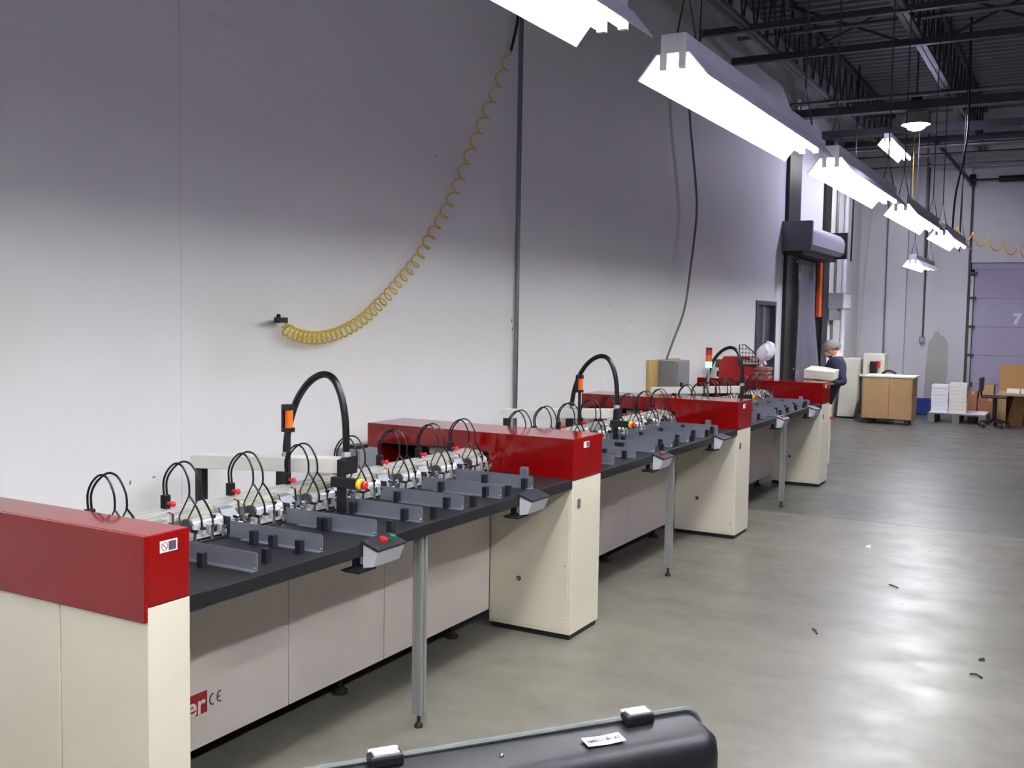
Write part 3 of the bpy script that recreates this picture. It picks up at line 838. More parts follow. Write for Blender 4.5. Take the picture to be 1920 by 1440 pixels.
    br = MB().prism(poly, 'y', c0 - 0.006, c1 + 0.004).build('red_bridge', 'red', root, bevel=0.004)
    MB().box(-3.72, -2.937, c0 + 0.004, c1 - 0.006, 1.01, 1.0175).build('bridge_underside', 'steel_dark', br)
    s = MB().box(XF + 0.004, XF + 0.0052, 5.115, 5.185, 1.065, 1.1).build('warning_sticker', 'paper', br)
    MB().box(XF + 0.005, XF + 0.006, 5.148, 5.18, 1.069, 1.096).build('picture_field', 'label_ink', s)
    MB().cyl((-2.88, c0 - 0.0075, 0.985), (-2.88, c0 - 0.005, 0.985), 0.006, 10).build('hood_screw', 'black', br)
    MB().box(-3.80, -3.722, c0, c1, 0.0, 0.87).build('rear_column', 'cream', root)
    return root

m0 = make_machine()
m1 = copy_tree(m0); m1.location.y += PITCH
m2 = copy_tree(m0); m2.location.y += 2 * PITCH
m0['label'] = 'nearest red and cream collating machine, the logo on its base panel'
m1['label'] = 'middle collating machine of the three, between two red bridges'
m2['label'] = 'farthest collating machine, fitted with the red-amber-green signal light'

# amber lamps on the first two machines, signal tower on the third
for mi, m in enumerate((m0, m1)):
    y = 3.5 + PITCH * mi
    x = -3.115
    po = MB().cyl((x, y, 0.95), (x, y, 1.26), 0.011, 10).build('lamp_post', 'black', m, smooth=True)
    MB().box(x - 0.024, x + 0.022, y - 0.02, y + 0.02, 1.255, 1.275).box(x - 0.024, x + 0.022, y - 0.02, y + 0.02, 1.355, 1.38).box(x - 0.024, x - 0.012, y - 0.02, y + 0.02, 1.275, 1.355).build('lamp_frame', 'black', po)
    MB().cyl((x + 0.004, y, 1.274), (x + 0.004, y, 1.357), 0.018, 14).build('amber_lens', 'warn_orange', po, smooth=True)
y = 9.66; x = -3.19
po = MB().cyl((x, y, 1.0), (x, y, 1.31), 0.012, 10).build('signal_post', 'alum_dull', m2, smooth=True)
for z, mm, nm in ((1.315, 'green_lamp', 'green_lens'), (1.375, 'warn_orange', 'amber_lens'), (1.435, 'knob_red', 'red_lens')):
    MB().cyl((x, y, z), (x, y, z + 0.056), 0.031, 16).build(nm, mm, po, smooth=True)
MB().cyl((x, y, 1.492), (x, y, 1.51), 0.031, 16).build('signal_cap', 'black', po, smooth=True)
# small display on the red bridge of the middle machine
dp = MB().box(-2.99, -2.955, 8.1, 8.13, 1.126, 1.165).build('counter_display', 'black', m1)
MB().box(-2.985, -2.965, 8.097, 8.1, 1.129, 1.142).build('display_digits', 'yellow', dp)
# cream end panel with red knob behind the last column
ep = MB().box(-2.45, -2.405, 11.56, 11.62, 0.2, 0.86).build('rear_guard', 'cream', m2)
MB().sphere((-2.395, 11.57, 0.72), 0.02, 10, 6).build('guard_knob', 'knob_red', ep)
MB().box(-2.45, -2.405, 11.49, 11.56, 0.5, 0.55).box(-2.45, -2.405, 11.49, 11.56, 0.7, 0.75).build('guard_bracket', 'cream', m2)

# maker's mark on the first base panel (only its end shows past the end cabinet)
lp = MB().box(XP, XP + 0.0012, 2.42, 2.815, 0.232, 0.318).build('logo_plate', 'logo_red', m0)
tag(lp, 'red maker mark with white letters')
t = obj('logo_letters', text_mesh('logo_letters', 'er', 0.108, 'paper', 0.0004), lp)
t.location = Vector((XP + 0.0018, 2.757, 0.268)) - wloc(lp)
t.rotation_euler = (math.pi / 2, 0, math.pi / 2)
ce_m = MB()
for cy, e in ((2.845, 0), (2.884, 1)):
    pts = [(XP + 0.001, cy + 0.016 * math.cos(a), 0.272 + 0.021 * math.sin(a)) for a in [math.radians(t) for t in range(75, 286, 15)]]
    ce_m.tube(pts, 0.0028, 5)
    if e: ce_m.tube([(XP + 0.001, cy - 0.015, 0.272), (XP + 0.001, cy + 0.0, 0.272)], 0.0028, 5)
ce_m.build('ce_mark', 'label_ink', m0)

# ================================================================== YELLOW COILED AIR HOSES
def coil(centre, pitch_fn, r, tr, seg=12, rfn=None):
    P = smooth_path(centre, 12)
    # arc length parametrisation
    S = [0]
    for a, b in zip(P[:-1], P[1:]): S.append(S[-1] + (b - a).length)
    total = S[-1]
    def at(s):
        for i in range(len(S) - 1):
            if s <= S[i + 1]:
                t = (s - S[i]) / max(1e-9, S[i + 1] - S[i])
                return P[i].lerp(P[i + 1], t), (P[i + 1] - P[i]).normalized()
        return P[-1], (P[-1] - P[-2]).normalized()
    out = []; s = 0.0; ph = 0.0
    while s < total:
        p, t = at(s)
        n1 = t.cross(Vector((1, 0, 0))).normalized(); n2 = t.cross(n1)
        k = min(1.0, s / 0.03, (total - s) / 0.12)
        rr = r * max(0.0, k)
        out.append(p + (n1 * math.cos(ph) + n2 * math.sin(ph)) * rr)
        ph += 2 * math.pi / seg
        s += pitch_fn(s / total) / seg
    out.append(P[-1])
    return MB().tube(out, tr, 6)
cl = [(4.379, 1.715), (4.446, 1.678), (4.56, 1.652), (4.702, 1.648), (4.901, 1.681), (5.111, 1.76), (5.333, 1.892), (5.507, 2.018), (5.689, 2.157), (5.815, 2.284), (5.944, 2.422), (6.111, 2.604), (6.248, 2.808), (6.388, 3.018), (6.533, 3.234), (6.683, 3.457), (6.837, 3.687), (6.932, 3.829)]
def pf(u):
    K = [(0, 0.038), (0.10, 0.044), (0.25, 0.058), (0.4, 0.085), (0.55, 0.115), (0.7, 0.145), (1.0, 0.175)]
    for (a, b), (c, d) in zip(K[:-1], K[1:]):
        if u <= c: return b + (d - b) * (u - a) / (c - a)
    return K[-1][1]
yh = thing('coiled_air_hose', 'yellow coiled air hose drooping across the bare white wall', 'air hose', (-3.94, 5.2, 1.66), 'yellow coiled hoses')
ch = coil([(-3.935, a, b) for a, b in cl], pf, 0.036, 0.0054).build('coil', 'hose_yellow', yh, smooth=True)
MB().tube(smooth_path([(-3.935, 6.932, 3.829), (-3.945, 6.99, 3.93), (-3.96, 7.06, 4.05), (-3.97, 7.1, 4.15)]), 0.012, 8).build('hose_tail', 'black', yh, smooth=True)
hk = MB().tube(smooth_path([(-3.985, 4.40, 1.742), (-3.95, 4.37, 1.75), (-3.9, 4.3, 1.765), (-3.885, 4.285, 1.775)]), 0.012, 8).box(-3.96, -3.92, 4.33, 4.40, 1.735, 1.765)
hk.build('quick_coupling', 'black', yh, smooth=True)
MB().tube(smooth_path([(-3.935, 4.40, 1.742), (-3.93, 4.395, 1.72), (-3.935, 4.379, 1.715)]), 0.0062, 6).build('hose_lead', 'hose_yellow', yh, smooth=True)

yh2 = thing('coiled_air_hose', 'yellow coiled air hose crossing in front of the dock door', 'air hose', (-1.5, 18.0, 3.2), 'yellow coiled hoses')
def coil2():
    out = []
    n = 260; turns = 9.5
    for i in range(n + 1):
        u = i / n
        c = Vector((-2.55 + 2.1 * u, 18.0, 3.62 - 0.78 * u - 0.12 * math.sin(math.pi * u)))
        a = 2 * math.pi * turns * u
        out.append(c + Vector((0.022 * math.cos(a), 0.05 * math.cos(a), 0.085 * math.sin(a))))
    return MB().tube(out, 0.011, 6)
coil2().build('coil', 'hose_yellow', yh2, smooth=True)
MB().tube(smooth_path([(-2.52, 18.07, 3.62), (-2.56, 18.1, 3.9), (-2.58, 18.15, 4.4), (-2.58, 18.15, 5.02)]), 0.005, 6).build('hose_tail', 'hose_yellow', yh2, smooth=True)
pipe('air_line', smooth_path([(-3.52, 21.3, Z_DECK), (-3.53, 21.3, 4.8), (-3.62, 21.3, 4.5), (-3.76, 21.3, 3.9), (-3.84, 21.3, 2.8), (-3.88, 21.3, 1.8), (-3.93, 21.3, 1.05)]), 0.006, 'hose_pale', 'pale yellow air line hanging straight down in the far corner', 'air hose')

# cables hanging from the roof
pipe('hanging_cable', [(-3.3, 17.0, 2.75), (-3.28, 17.0, Z_DECK)], 0.014, 'black', 'black cable hanging in front of the far corner', 'cable')
pipe('hanging_cable', smooth_path([(-1.6, 15.0, 3.0), (-1.58, 15.0, 3.5), (-1.5, 15.0, 4.0), (-1.46, 15.0, 4.5), (-1.48, 15.0, Z_DECK)]), 0.013, 'black', 'sagging black cable hanging left of the dock door', 'cable')
pipe('hanging_rod', [(-2.66, 20.6, 2.95), (-2.68, 20.6, Z_DECK)], 0.018, 'conduit', 'slim bright conduit hanging beside the high bay lamp', 'conduit')
pipe('hanging_cable', smooth_path([(-3.45, 9.9, 5.1), (-3.5, 10.0, 4.6), (-3.62, 10.2, 4.3)]), 0.008, 'black', 'short thin cable end hanging from the nearest joist', 'cable')
pipe('hanging_cable', smooth_path([(-1.9, 19.0, 3.0), (-1.9, 19.0, 4.0), (-1.85, 19.0, Z_DECK)]), 0.012, 'black', 'straight black cable hanging by the edge of the dock door', 'cable')

# ================================================================== RED STITCHER BEHIND THE LAST BRIDGE
rs = thing('stitching_machine', 'red stitching head standing behind the farthest red bridge', 'machine', (-3.6, 12.1, 0))
MB().box(-3.84, -3.50, 11.95, 12.35, 0.0, 1.06).build('base_cabinet', 'machine_red', rs, bevel=0.01)
MB().prism([(-3.82, 1.06), (-3.40, 1.06), (-3.40, 1.30), (-3.46, 1.345), (-3.76, 1.345), (-3.82, 1.27)], 'y', 11.95, 12.3).build('head', 'machine_red', rs, bevel=0.008)
MB().box(-3.86, -3.82, 12.0, 12.12, 1.08, 1.16).build('side_motor', 'black', rs, bevel=0.004)
MB().box(-3.9, -3.82, 12.05, 12.2, 1.2, 1.3).build('rear_motor', 'steel_grey', rs, bevel=0.01)
for i in range(4):
    MB().box(-3.40, -3.24 + 0.01 * (i % 2), 11.98, 12.2, 1.04 + 0.05 * i, 1.075 + 0.05 * i).build('feed_plate', 'machine_pink', rs, bevel=0.003)
MB().cyl((-3.42, 12.05, 1.2), (-3.28, 12.05, 1.28), 0.025, 10).build('wire_guide', 'alum', rs)
MB().box(-3.38, -3.31, 12.0, 12.1, 1.23, 1.28).build('gauge_block', 'paper', rs, bevel=0.003)
MB().box(-3.5, -3.2, 11.98, 12.3, 0.0, 1.04).build('front_cabinet', 'cream', rs, bevel=0.01)
# wire basket
wb_ = thing('wire_basket', 'black wire basket leaning by the red stitching head', 'basket', (-3.44, 12.0, 1.28))
bk = MB()
A = Vector((-3.565, 11.93, 1.245)); B = Vector((-3.33, 11.93, 1.255)); T = Vector((-3.565, 11.93, 1.49))
T2 = Vector((-3.5, 11.93, 1.49)); B2 = Vector((-3.33, 11.93, 1.36))
bk.tube([A, B, B2, T2, T, A], 0.007, 6)
for i in range(1, 6):
    u = i / 6
    p = A.lerp(B, u)
    top = T2.z + (B2.z - T2.z) * max(0, (p.x - T2.x) / (B2.x - T2.x)) if p.x > T2.x else 1.49
    bk.tube([p, (p.x, p.y, top)], 0.004, 5)
for i in range(1, 5):
    z = 1.25 + 0.048 * i
    xr = -3.33 if z < 1.36 else -3.33 - (z - 1.36) / 0.13 * 0.17
    bk.tube([(-3.565, 11.93, z), (xr, 11.93, z)], 0.004, 5)
bk.build('wire_front', 'black', wb_)
bk2 = MB()
for i in range(7):
    p = A.lerp(B, i / 6)
    bk2.tube([p, (p.x, 12.1, p.z), (p.x, 12.1, p.z + 0.1)], 0.004, 5)
bk2.build('wire_floor', 'black', wb_)
wb_tray = MB().box(-3.55, -3.34, 11.94, 12.08, 1.255, 1.31).build('white_load', 'paper', wb_, bevel=0.01)
# plastic bag
bg = MB()
def bagf(u, v):
    a = 2 * math.pi * u; t = math.pi * v
    r = 1 + 0.14 * math.sin(3 * a + 4 * v) + 0.10 * math.sin(7 * a - 6 * v) + 0.05 * math.sin(13 * a + 17 * v)
    sx = 0.11 * math.sin(t) ** 0.8 * r; sz = 0.105
    return (-3.285 + sx * math.cos(a) + 0.03 * (1 - v), 11.97 + 0.07 * math.sin(t) * math.sin(a) * r, 1.405 + sz * math.cos(t) * (1 + 0.14 * math.sin(3 * a + 1)) + 0.02 * math.cos(a))
bg.grid(bagf, 24, 14)
bgo = bg.build('plastic_bag', 'bag_white', smooth=True)
tag(bgo, 'crumpled white plastic bag hanging on the black wire basket', 'bag')

# ================================================================== PERSON CARRYING A STACK OF PAPER
def person():
    root = thing('person', 'person in a navy shirt bending over a carried stack of paper', 'person', (-2.66, 12.12, 0))
    ox, oy = 0.0, 12.12
    # joints: name -> (x, y, z, radius)
    J = {
        'pelvis': (-2.60, oy, 0.93, 0.135), 'waist': (-2.54, oy, 1.06, 0.135), 'chest': (-2.47, oy, 1.22, 0.145), 'shoulder': (-2.46, oy, 1.335, 0.11),
        'neck': (-2.485, oy, 1.395, 0.06), 'headbase': (-2.525, oy, 1.425, 0.075), 'head': (-2.54, oy, 1.47, 0.092), 'crown': (-2.525, oy, 1.52, 0.07),
        'nose': (-2.632, oy, 1.435, 0.016), 'chin': (-2.60, oy, 1.395, 0.04),
    }
    E_ = [('pelvis', 'waist'), ('waist', 'chest'), ('chest', 'shoulder'), ('shoulder', 'neck'), ('neck', 'headbase'), ('headbase', 'head'), ('head', 'crown'), ('headbase', 'chin'), ('head', 'nose')]
    for s, n in ((-1, 'r'), (1, 'l')):
        arm = {'r': [(-2.455, oy - 0.17, 1.315), (-2.33, oy - 0.22, 1.09), (-2.43, oy - 0.30, 1.09), (-2.485, oy - 0.31, 1.105)],
               'l': [(-2.475, oy + 0.17, 1.315), (-2.64, oy + 0.15, 1.10), (-2.69, oy - 0.05, 1.095), (-2.69, oy - 0.115, 1.105)]}[n]
        for nm_, p_, r_ in zip(('sh', 'el', 'wr', 'pa'), arm, (0.075, 0.05, 0.032, 0.030)):
            J[nm_ + n] = p_ + (r_,)
        E_ += [('shoulder', 'sh' + n), ('sh' + n, 'el' + n), ('el' + n, 'wr' + n), ('wr' + n, 'pa' + n)]
        dv = (-1, 0) if n == 'r' else (0, -1)
        pv = (0, 1) if n == 'r' else (1, 0)
        px_, py_ = arm[3][0], arm[3][1]
        for q in range(4):
            off = -0.03 + 0.02 * q
            J['f%d%s' % (q, n)] = (px_ + dv[0] * 0.035 + pv[0] * off, py_ + dv[1] * 0.035 + pv[1] * off, 1.112, 0.010)
            ln = 0.078 - 0.006 * abs(q - 1.5)
            J['g%d%s' % (q, n)] = (px_ + dv[0] * ln + pv[0] * off, py_ + dv[1] * ln + pv[1] * off, 1.118, 0.009)
            E_ += [('pa' + n, 'f%d%s' % (q, n)), ('f%d%s' % (q, n), 'g%d%s' % (q, n))]
        sg = -1
        J['t0' + n] = (px_ - dv[0] * 0.015 + sg * pv[0] * 0.045, py_ - dv[1] * 0.015 + sg * pv[1] * 0.045, 1.125, 0.012)
        J['t1' + n] = (px_ + dv[0] * 0.015 + sg * pv[0] * 0.06, py_ + dv[1] * 0.015 + sg * pv[1] * 0.06, 1.15, 0.010)
        E_ += [('wr' + n, 't0' + n), ('t0' + n, 't1' + n)]
        J['hip' + n] = (-2.61, oy + s * 0.09, 0.86, 0.10)
        J['kn' + n] = (-2.66, oy + s * 0.11, 0.48, 0.065)
        J['an' + n] = (-2.64, oy + s * 0.12, 0.09, 0.045)
        J['he' + n] = (-2.63, oy + s * 0.12, 0.04, 0.04)
        J['to' + n] = (-2.82, oy + s * 0.13, 0.035, 0.033)
        E_ += [('pelvis', 'hip' + n), ('hip' + n, 'kn' + n), ('kn' + n, 'an' + n), ('an' + n, 'he' + n), ('he' + n, 'to' + n)]
    keys = list(J)
    me = bpy.data.meshes.new('body')
    me.from_pydata([J[k][:3] for k in keys], [(keys.index(a), keys.index(b)) for a, b in E_], [])
    o = bpy.data.objects.new('body', me); COL.objects.link(o)
    sk = o.modifiers.new('skin', 'SKIN'); sk.use_smooth_shade = True
    for i, k in enumerate(keys):
        sv_ = me.skin_vertices[0].data[i]
        r = J[k][3]
        w = 1.0
        sv_.radius = (r * w, r)
        sv_.use_root = (k == 'pelvis')
    ss = o.modifiers.new('sub', 'SUBSURF'); ss.levels = 2; ss.render_levels = 2
    dg = bpy.context.evaluated_depsgraph_get()
    me2 = bpy.data.meshes.new_from_object(o.evaluated_get(dg))
    bpy.data.objects.remove(o)
    me2.name = 'body'
    me2.materials.clear()
    for m in ('skin', 'shirt', 'trouser', 'black'):
        me2.materials.append(MATS[m])
    for p in me2.polygons:
        c = p.center
        p.use_smooth = True
        if c.z > 1.385: p.material_index = 0
        elif 1.05 < c.z < 1.19 and ((c.y < 11.85 and c.x < -2.43) or (c.x < -2.6 and c.y < 12.09)): p.material_index = 0
        elif c.z > 0.93: p.material_index = 1
        elif c.z > 0.09: p.material_index = 2
        else: p.material_index = 3
    b = obj('body', me2, root)
    # short grey hair / cap shell, ears and eyes
    def cap(u, v):
        a = 2 * math.pi * u; t = v * math.pi * 0.56
        x = 0.108 * math.sin(t) * math.cos(a); y = 0.098 * math.sin(t) * math.sin(a); z = 0.1 * math.cos(t)
        ca, sa = math.cos(-0.35), math.sin(-0.35)
        return (-2.53 + x * ca + z * sa, oy + y, 1.478 - x * sa * 1.0 + z * ca)
    MB().grid(cap, 22, 10).build('grey_hair', 'hair_grey', root, smooth=True)
    for s in (-1, 1):
        MB().sphere((-2.525, oy + s * 0.088, 1.45), 0.022, 8, 6, (0.7, 0.35, 1.2)).build('ear', 'skin', root, smooth=True)
        MB().sphere((-2.617, oy + s * 0.033, 1.458), 0.011, 8, 6).build('eye', 'label_ink', root, smooth=True)
    MB().box(-2.625, -2.61, oy - 0.022, oy + 0.022, 1.404, 1.409).build('mouth', 'machine_pink', root)
    return root
person()
bxp = MB().box(-0.17, 0.17, -0.13, 0.13, -0.05, 0.05)
bxp = bxp.build('paper_stack', 'paper_warm', bevel=0.003)
bxp.location = (-2.565, 11.84, 1.195)
bxp.rotation_euler = (math.radians(8), math.radians(3), math.radians(-6))
tag(bxp, 'cream block of paper held in both arms by the person', 'paper')

# ================================================================== FAR END OF THE HALL
# beige cabinet machine in the corner
bm_ = thing('drilling_machine', 'beige cabinet machine standing in the far left corner', 'machine', (-3.6, 19.6, 0))
MB().prism([(-3.9, 0.03), (-3.6, 0.03), (-3.55, 0.3), (-3.55, 1.1), (-3.82, 1.1)], 'y', 19.3, 20.0).build('cabinet', 'machine_beige', bm_, bevel=0.01)
MB().box(-3.5, -3.0, 19.45, 19.95, 0.0, 0.78).build('lower_cabinet', 'grey_box', bm_, bevel=0.006)
MB().box(-3.54, -2.98, 19.4, 20.0, 0.78, 0.82).build('work_table', 'machine_beige', bm_)
MB().box(-3.50, -3.12, 19.5, 19.9, 0.82, 1.2).build('head', 'machine_beige', bm_, bevel=0.01)
MB().box(-3.36, -3.24, 19.4, 19.5, 0.84, 1.06).build('spindle_motor', 'black', bm_, bevel=0.01)
MB().cyl((-3.22, 19.45, 0.95), (-3.22, 19.45, 1.07), 0.035, 12).build('red_handle', 'knob_red', bm_)
MB().tube(smooth_path([(-3.15, 19.42, 0.84), (-3.05, 19.42, 0.9), (-2.95, 19.42, 0.88), (-2.9, 19.42, 0.84)]), 0.02, 8).build('hand_lever', 'black', bm_)
for z in (0.2, 0.42, 0.62):
    MB().box(-3.46, -3.42, 19.44, 19.45, z, z + 0.08).build('switch_plate', 'black', bm_)

# cardboard-sided cart
ct = thing('cart', 'brown cardboard-sided cart on casters with a white top', 'cart', (-2.9, 18.85, 0))
MB().box(-3.32, -2.885, 18.58, 18.6, 0.1, 0.82).build('side_board', 'cardboard', ct)
MB().box(-2.875, -2.52, 18.58, 18.6, 0.1, 0.82).build('side_board', 'cardboard', ct)
MB().box(-3.3, -2.52, 18.6, 19.2, 0.1, 0.82).build('carton_body', 'cardboard_dark', ct)
MB().box(-2.52, -2.505, 18.6, 19.2, 0.1, 0.82).build('end_board', 'cardboard', ct)
MB().box(-3.3, -2.47, 18.57, 19.22, 0.82, 0.85).build('white_top', 'paper', ct, bevel=0.004)
MB().box(-3.28, -2.52, 18.6, 19.18, 0.08, 0.1).build('deck', 'black', ct)
for cx in (-3.2, -2.6):
    for cy in (18.66, 19.12):
        w = MB().cyl((cx - 0.018, cy, 0.04), (cx + 0.018, cy, 0.04), 0.04, 12).box(cx - 0.025, cx + 0.025, cy - 0.02, cy + 0.03, 0.06, 0.085)
        w.build('caster', 'black', ct)
# blue crate
bc = thing('crate', 'low blue plastic crate against the far wall', 'crate', (-2.7, 21.1, 0))
m = MB()
m.box(-2.86, -2.5, 21.0, 21.02, 0.02, 0.3); m.box(-2.86, -2.5, 21.33, 21.35, 0.02, 0.3); m.box(-2.86, -2.84, 21.02, 21.33, 0.02, 0.3); m.box(-2.52, -2.5, 21.02, 21.33, 0.02, 0.3); m.box(-2.84, -2.52, 21.02, 21.33, 0.02, 0.04)
m.build('crate_body', 'blue_plastic', bc)
MB().box(-2.88, -2.48, 20.985, 21.005, 0.27, 0.3).build('crate_lip', 'blue_plastic', bc)
MB().box(-2.86, -2.5, 21.0, 21.35, 0.0, 0.02).build('crate_base', 'navy_black', bc)
# pallet
pl = thing('pallet', 'grey pallet holding two stacks of paper by the dock door', 'pallet', (-1.88, 19.95, 0))
for i in range(6):
    MB().box(-2.36, -1.40, 19.55 + i * 0.145, 19.66 + i * 0.145, 0.15, 0.175).build('deck_board', 'pallet_grey', pl)
for x0 in (-2.36, -1.95, -1.52):
    for y0 in (19.55, 19.92, 20.28):
        MB().box(x0, x0 + 0.12, y0, y0 + 0.1, 0.03, 0.15).build('block', 'pallet_grey', pl)
    MB().box(x0, x0 + 0.12, 19.55, 20.38, 0.0, 0.03).build('runner', 'pallet_grey', pl)
slip = tag(MB().box(-2.34, -1.42, 19.56, 20.36, 0.176, 0.182).build('slip_sheet', 'paper_white'), 'white slip sheet lying on the grey pallet', 'paper')
def stack(x0, x1, y0, y1, z0, n, h, m, label):
    t = thing('paper_stack', label, 'paper', ((x0 + x1) / 2, (y0 + y1) / 2, z0), 'paper stacks on the pallet')
    for i in range(n):
        dx, dy_ = random.uniform(-0.006, 0.006), random.uniform(-0.006, 0.006)
        MB().box(x0 + dx, x1 + dx, y0 + dy_, y1 + dy_, z0 + i * h, z0 + (i + 1) * h - 0.003).build('ream', m, t)
stack(-2.31, -2.03, 19.6, 19.95, 0.183, 8, 0.062, 'paper_white', 'white stack of paper on the pallet, nearer the blue crate')
stack(-2.02, -1.73, 19.6, 19.95, 0.183, 8, 0.067, 'paper_warm', 'cream stack of paper on the pallet, the slightly taller one')
def carton(x0, x1, y0, y1, z0, z1, m, label):
    t = thing('carton', label, 'box', ((x0 + x1) / 2, (y0 + y1) / 2, z0))
    MB().box(x0, x1, y0, y1, z0, z1).build('carton_body', m, t, bevel=0.004)
    MB().box((x0 + x1) / 2 - 0.025, (x0 + x1) / 2 + 0.025, y0 - 0.001, y1 + 0.001, z1 - 0.05, z1 + 0.001).build('tape', 'cardboard', t)
carton(-1.78, -1.63, 20.45, 20.9, 0.0, 0.53, 'cardboard_red', 'slim brown carton behind the cream paper stack')
carton(-1.62, -1.22, 20.45, 20.95, 0.0, 0.42, 'cardboard_red', 'reddish brown carton on the floor behind the office chair')
carton(-1.60, -1.36, 20.5, 20.85, 0.421, 0.66, 'cardboard', 'small tan carton on top of the reddish carton')
# office chair
oc = thing('office_chair', 'black office chair between the pallet and the brown desk', 'chair', (-1.22, 19.2, 0))
MB().box(-1.5, -1.44, 19.05, 19.4, 0.62, 0.86).build('backrest', 'black', oc, bevel=0.02)
MB().tube(smooth_path([(-1.47, 19.22, 0.72), (-1.47, 19.22, 0.58), (-1.44, 19.22, 0.53), (-1.3, 19.22, 0.52)]), 0.018, 8).build('back_bar', 'black', oc)
MB().box(-1.46, -1.06, 19.02, 19.42, 0.515, 0.55).build('seat', 'black', oc, bevel=0.015)
MB().cyl((-1.25, 19.22, 0.12), (-1.25, 19.22, 0.515), 0.035, 12).build('gas_column', 'black', oc)
for i in range(5):
    a = 2 * math.pi * i / 5 + 0.3
    ex, ey = -1.25 + 0.24 * math.cos(a), 19.22 + 0.24 * math.sin(a)
    lg_ = MB().tube([(-1.25, 19.22, 0.14), (ex, ey, 0.09)], [0.025, 0.016], 8).build('base_arm', 'black', oc)
    MB().cyl((ex, ey - 0.02, 0.035), (ex, ey + 0.02, 0.035), 0.035, 10).box(ex - 0.01, ex + 0.01, ey - 0.01, ey + 0.01, 0.05, 0.09).build('caster', 'black', lg_)
# brown desk / carton workbench
dk = thing('workbench', 'brown board workbench with a tall back at the right edge', 'bench', (-0.8, 19.8, 0))
MB().box(-1.25, -0.3, 20.2, 20.23, 0.0, 1.06).build('back_board', 'cardboard_dark', dk)
MB().box(-1.24, -0.3, 19.62, 20.2, 0.53, 0.58).build('bench_top', 'cardboard', dk, bevel=0.004)
MB().prism([(19.66, 0.0), (20.2, 0.0), (20.2, 0.53), (19.62, 0.53)], 'x', -1.24, -1.1).build('end_support', 'cardboard', dk)
MB().hexa([(-1.1, 19.64, 0.0), (-0.85, 19.9, 0.0), (-0.85, 19.93, 0.0), (-1.1, 19.67, 0.0)], [(-0.98, 19.64, 0.53), (-0.8, 19.9, 0.53), (-0.8, 19.93, 0.53), (-0.98, 19.67, 0.53)]).build('inner_panel', 'cardboard_dark', dk)
MB().box(-1.1, -0.3, 20.15, 20.19, 0.0, 0.53).build('modesty_board', 'cardboard_red', dk)
MB().box(-0.3, -0.27, 19.62, 20.23, 0.0, 0.58).build('end_board', 'cardboard', dk)
pb = thing('paper_bundle', 'small white paper bundle lying on the brown workbench', 'paper', (-0.95, 19.8, 0.58))
for i, (x0, x1) in enumerate(((-1.1, -0.9), (-0.88, -0.62))):
    for q in range(2):
        MB().box(x0, x1, 19.68 + 0.02 * q, 19.95 + 0.02 * q, 0.58 + 0.035 * q, 0.613 + 0.035 * q).build('ream', 'paper', pb)

# ================================================================== EQUIPMENT CASE IN THE FOREGROUND
ang = math.atan2(0.794, 0.608)
cs = thing('equipment_case', 'open black equipment case at the bottom edge, its lid upright', 'case', (-0.968, 2.741, 0))
cs.rotation_euler = (0, 0, ang)
def cbuild(mb, name, m, parent=None, bevel=0.0, smooth=False, seg=2):
    me = mb.mesh(name, m, bevel, smooth, seg)
    o = bpy.data.objects.new(name, me); COL.objects.link(o); o.parent = parent or cs
    return o
xl, xr = -1.2, 0.075
def rrect(x0, x1, z0, z1, r, n=6):
    out = []
    for cx, cz, a0 in ((x1 - r, z1 - r, 0), (x0 + r, z1 - r, 90), (x0 + r, z0 + r, 180), (x1 - r, z0 + r, 270)):
        for i in range(n + 1):
            a = math.radians(a0 + 90 * i / n)
            out.append((cx + r * math.cos(a), cz + r * math.sin(a)))
    return out
# lid: rounded shell whose top narrows towards the viewer
lay = [(0.0, 0.0), (-0.012, 0.004), (-0.11, 0.012), (-0.14, 0.03), (-0.155, 0.06), (-0.158, 0.09)]
lid = MB()
vs_, fs_ = [], []
for (yv, ins) in lay:
    for (px, pz) in rrect(xl + ins, xr - ins, 0.2 + ins * 0.5, 0.662 - ins, max(0.012, 0.055 - ins * 0.3)):
        vs_.append((px, yv, pz))
n_ = len(vs_) // len(lay)
for i in range(len(lay) - 1):
    for k in range(n_):
        fs_.append((i * n_ + k, i * n_ + (k + 1) % n_, (i + 1) * n_ + (k + 1) % n_, (i + 1) * n_ + k))
fs_.append(tuple(range((len(lay) - 1) * n_, len(lay) * n_)))
lid._add(vs_, fs_)
lid = cbuild(lid, 'lid', 'case_black', smooth=True)
rim_o = rrect(xl - 0.004, xr + 0.004, 0.196, 0.668, 0.058)
rm = MB().tube([(px, 0.004, pz) for px, pz in rim_o + rim_o[:1]], 0.0075, 6)
cbuild(rm, 'lid_rim', 'case_rim', lid, smooth=True)
cbuild(MB().hexa([(-0.03, -0.155, 0.25), (-0.018, -0.155, 0.25), (-0.018, -0.15, 0.25), (-0.03, -0.15, 0.25)], [(-0.03, -0.15, 0.6), (-0.018, -0.15, 0.6), (-0.018, -0.10, 0.652), (-0.03, -0.10, 0.652)]), 'rib', 'case_black', lid)
for lx_ in (-0.14, -0.876):
    la = MB().box(lx_ - 0.045, lx_ + 0.045, -0.035, 0.012, 0.655, 0.688)
    lo = cbuild(la, 'latch', 'black', lid, bevel=0.008)
    pl_ = MB().box(lx_ - 0.034, lx_ + 0.034, -0.03, 0.014, 0.685, 0.693).cyl((lx_ - 0.04, 0.012, 0.684), (lx_ + 0.04, 0.012, 0.684), 0.008, 8)
    cbuild(pl_, 'latch_plate', 'latch_metal', lo, bevel=0.002)
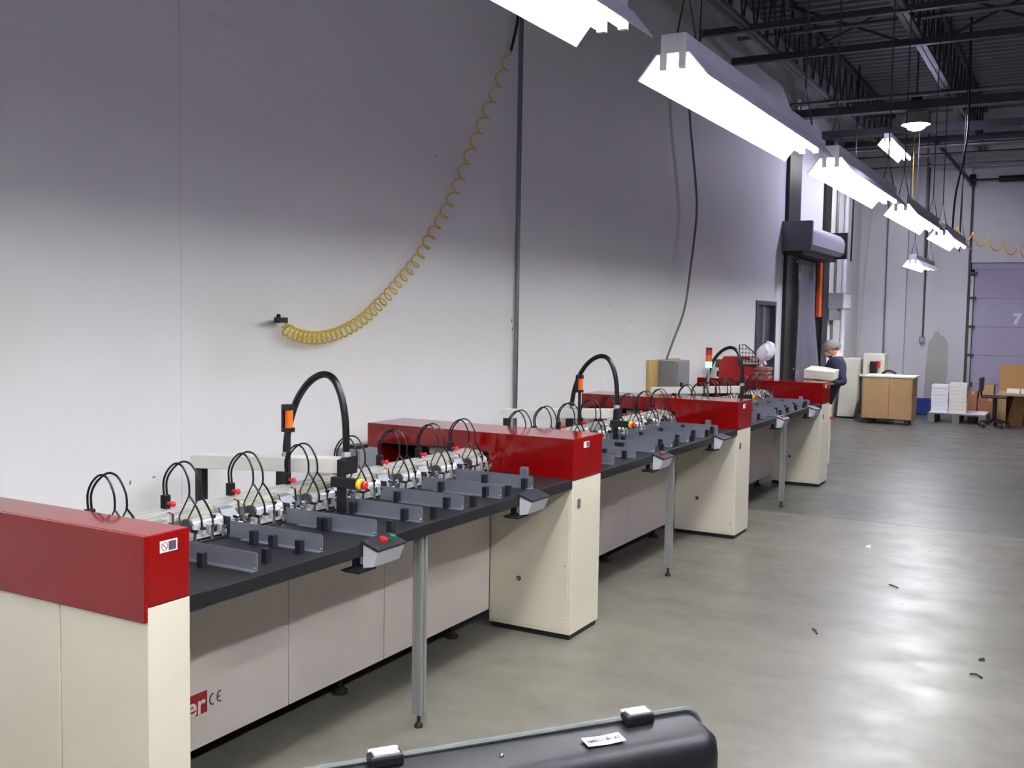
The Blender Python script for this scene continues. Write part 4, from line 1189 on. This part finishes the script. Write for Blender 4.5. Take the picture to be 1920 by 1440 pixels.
lbl = MB().grid(lambda u, v: (-0.345 + 0.115 * u, -0.062 - 0.045 * v, 0.6605 - 0.00008 - 0.005 * v + 0.003 * abs(u - 0.5) * 2), 6, 2)
lb = cbuild(lbl, 'sticker', 'lavender_white', lid)
lb.modifiers.new('t', 'SOLIDIFY').thickness = 0.0008
tm = text_mesh('sticker_text', 'IIMEC1-B1 A7', 0.0175, 'label_ink', 0.0002)
to = bpy.data.objects.new('sticker_text', tm); COL.objects.link(to); to.parent = lb
to.location = (-0.288, -0.088, 0.6622); to.rotation_euler = (math.radians(6), 0, 0)
cbuild(MB().sphere((-0.58, -0.07, 0.656), 0.006, 8, 5), 'vent_screw', 'chrome', lid)
bs = MB()
bs.box(xl, xr, 0.015, 0.03, 0.0, 0.2); bs.box(xl, xr, 0.45, 0.465, 0.0, 0.2); bs.box(xl, xl + 0.015, 0.03, 0.45, 0.0, 0.2); bs.box(xr - 0.015, xr, 0.03, 0.45, 0.0, 0.2); bs.box(xl + 0.015, xr - 0.015, 0.03, 0.45, 0.0, 0.015)
cbuild(bs, 'base_shell', 'case_black')
cbuild(MB().box(xl + 0.02, xr - 0.02, 0.035, 0.445, 0.015, 0.12), 'foam_lining', 'steel_grey')

# ================================================================== BITS ON THE FLOOR
def bit(name, pts, r, m, label, cat):
    o = MB().tube(pts, r, 6).build(name, m)
    tag(o, label, cat)
bit('twig', smooth_path([(-1.29, 5.94, 0.005), (-1.26, 5.90, 0.009), (-1.245, 5.86, 0.005)]), 0.004, 'black', 'thin dark scrap lying alone in the middle of the aisle', 'debris')
bit('twig', smooth_path([(-0.42, 5.60, 0.005), (-0.39, 5.60, 0.009), (-0.36, 5.57, 0.005)]), 0.005, 'black', 'curved dark scrap on the floor toward the right edge', 'debris')
bit('twig', smooth_path([(-1.07, 7.24, 0.005), (-1.03, 7.2, 0.008), (-1.0, 7.17, 0.005)]), 0.004, 'black', 'thin dark scrap lying farther up the aisle', 'debris')
o = MB().hexa([(-1.425, 8.35, 0.0), (-1.38, 8.35, 0.0), (-1.38, 8.4, 0.0), (-1.43, 8.4, 0.0)], [(-1.42, 8.36, 0.018), (-1.385, 8.355, 0.01), (-1.385, 8.39, 0.02), (-1.42, 8.39, 0.012)]).build('paper_scrap', 'paper')
tag(o, 'tiny white paper scrap on the floor beyond the saw-cut joint', 'debris')
o = MB().hexa([(-0.40, 5.86, 0.0), (-0.37, 5.86, 0.0), (-0.37, 5.9, 0.0), (-0.40, 5.9, 0.0)], [(-0.395, 5.865, 0.012), (-0.375, 5.87, 0.008), (-0.375, 5.89, 0.012), (-0.395, 5.89, 0.01)]).build('tape_scrap', 'black')
tag(o, 'small dark lump on the floor near the right edge', 'debris')
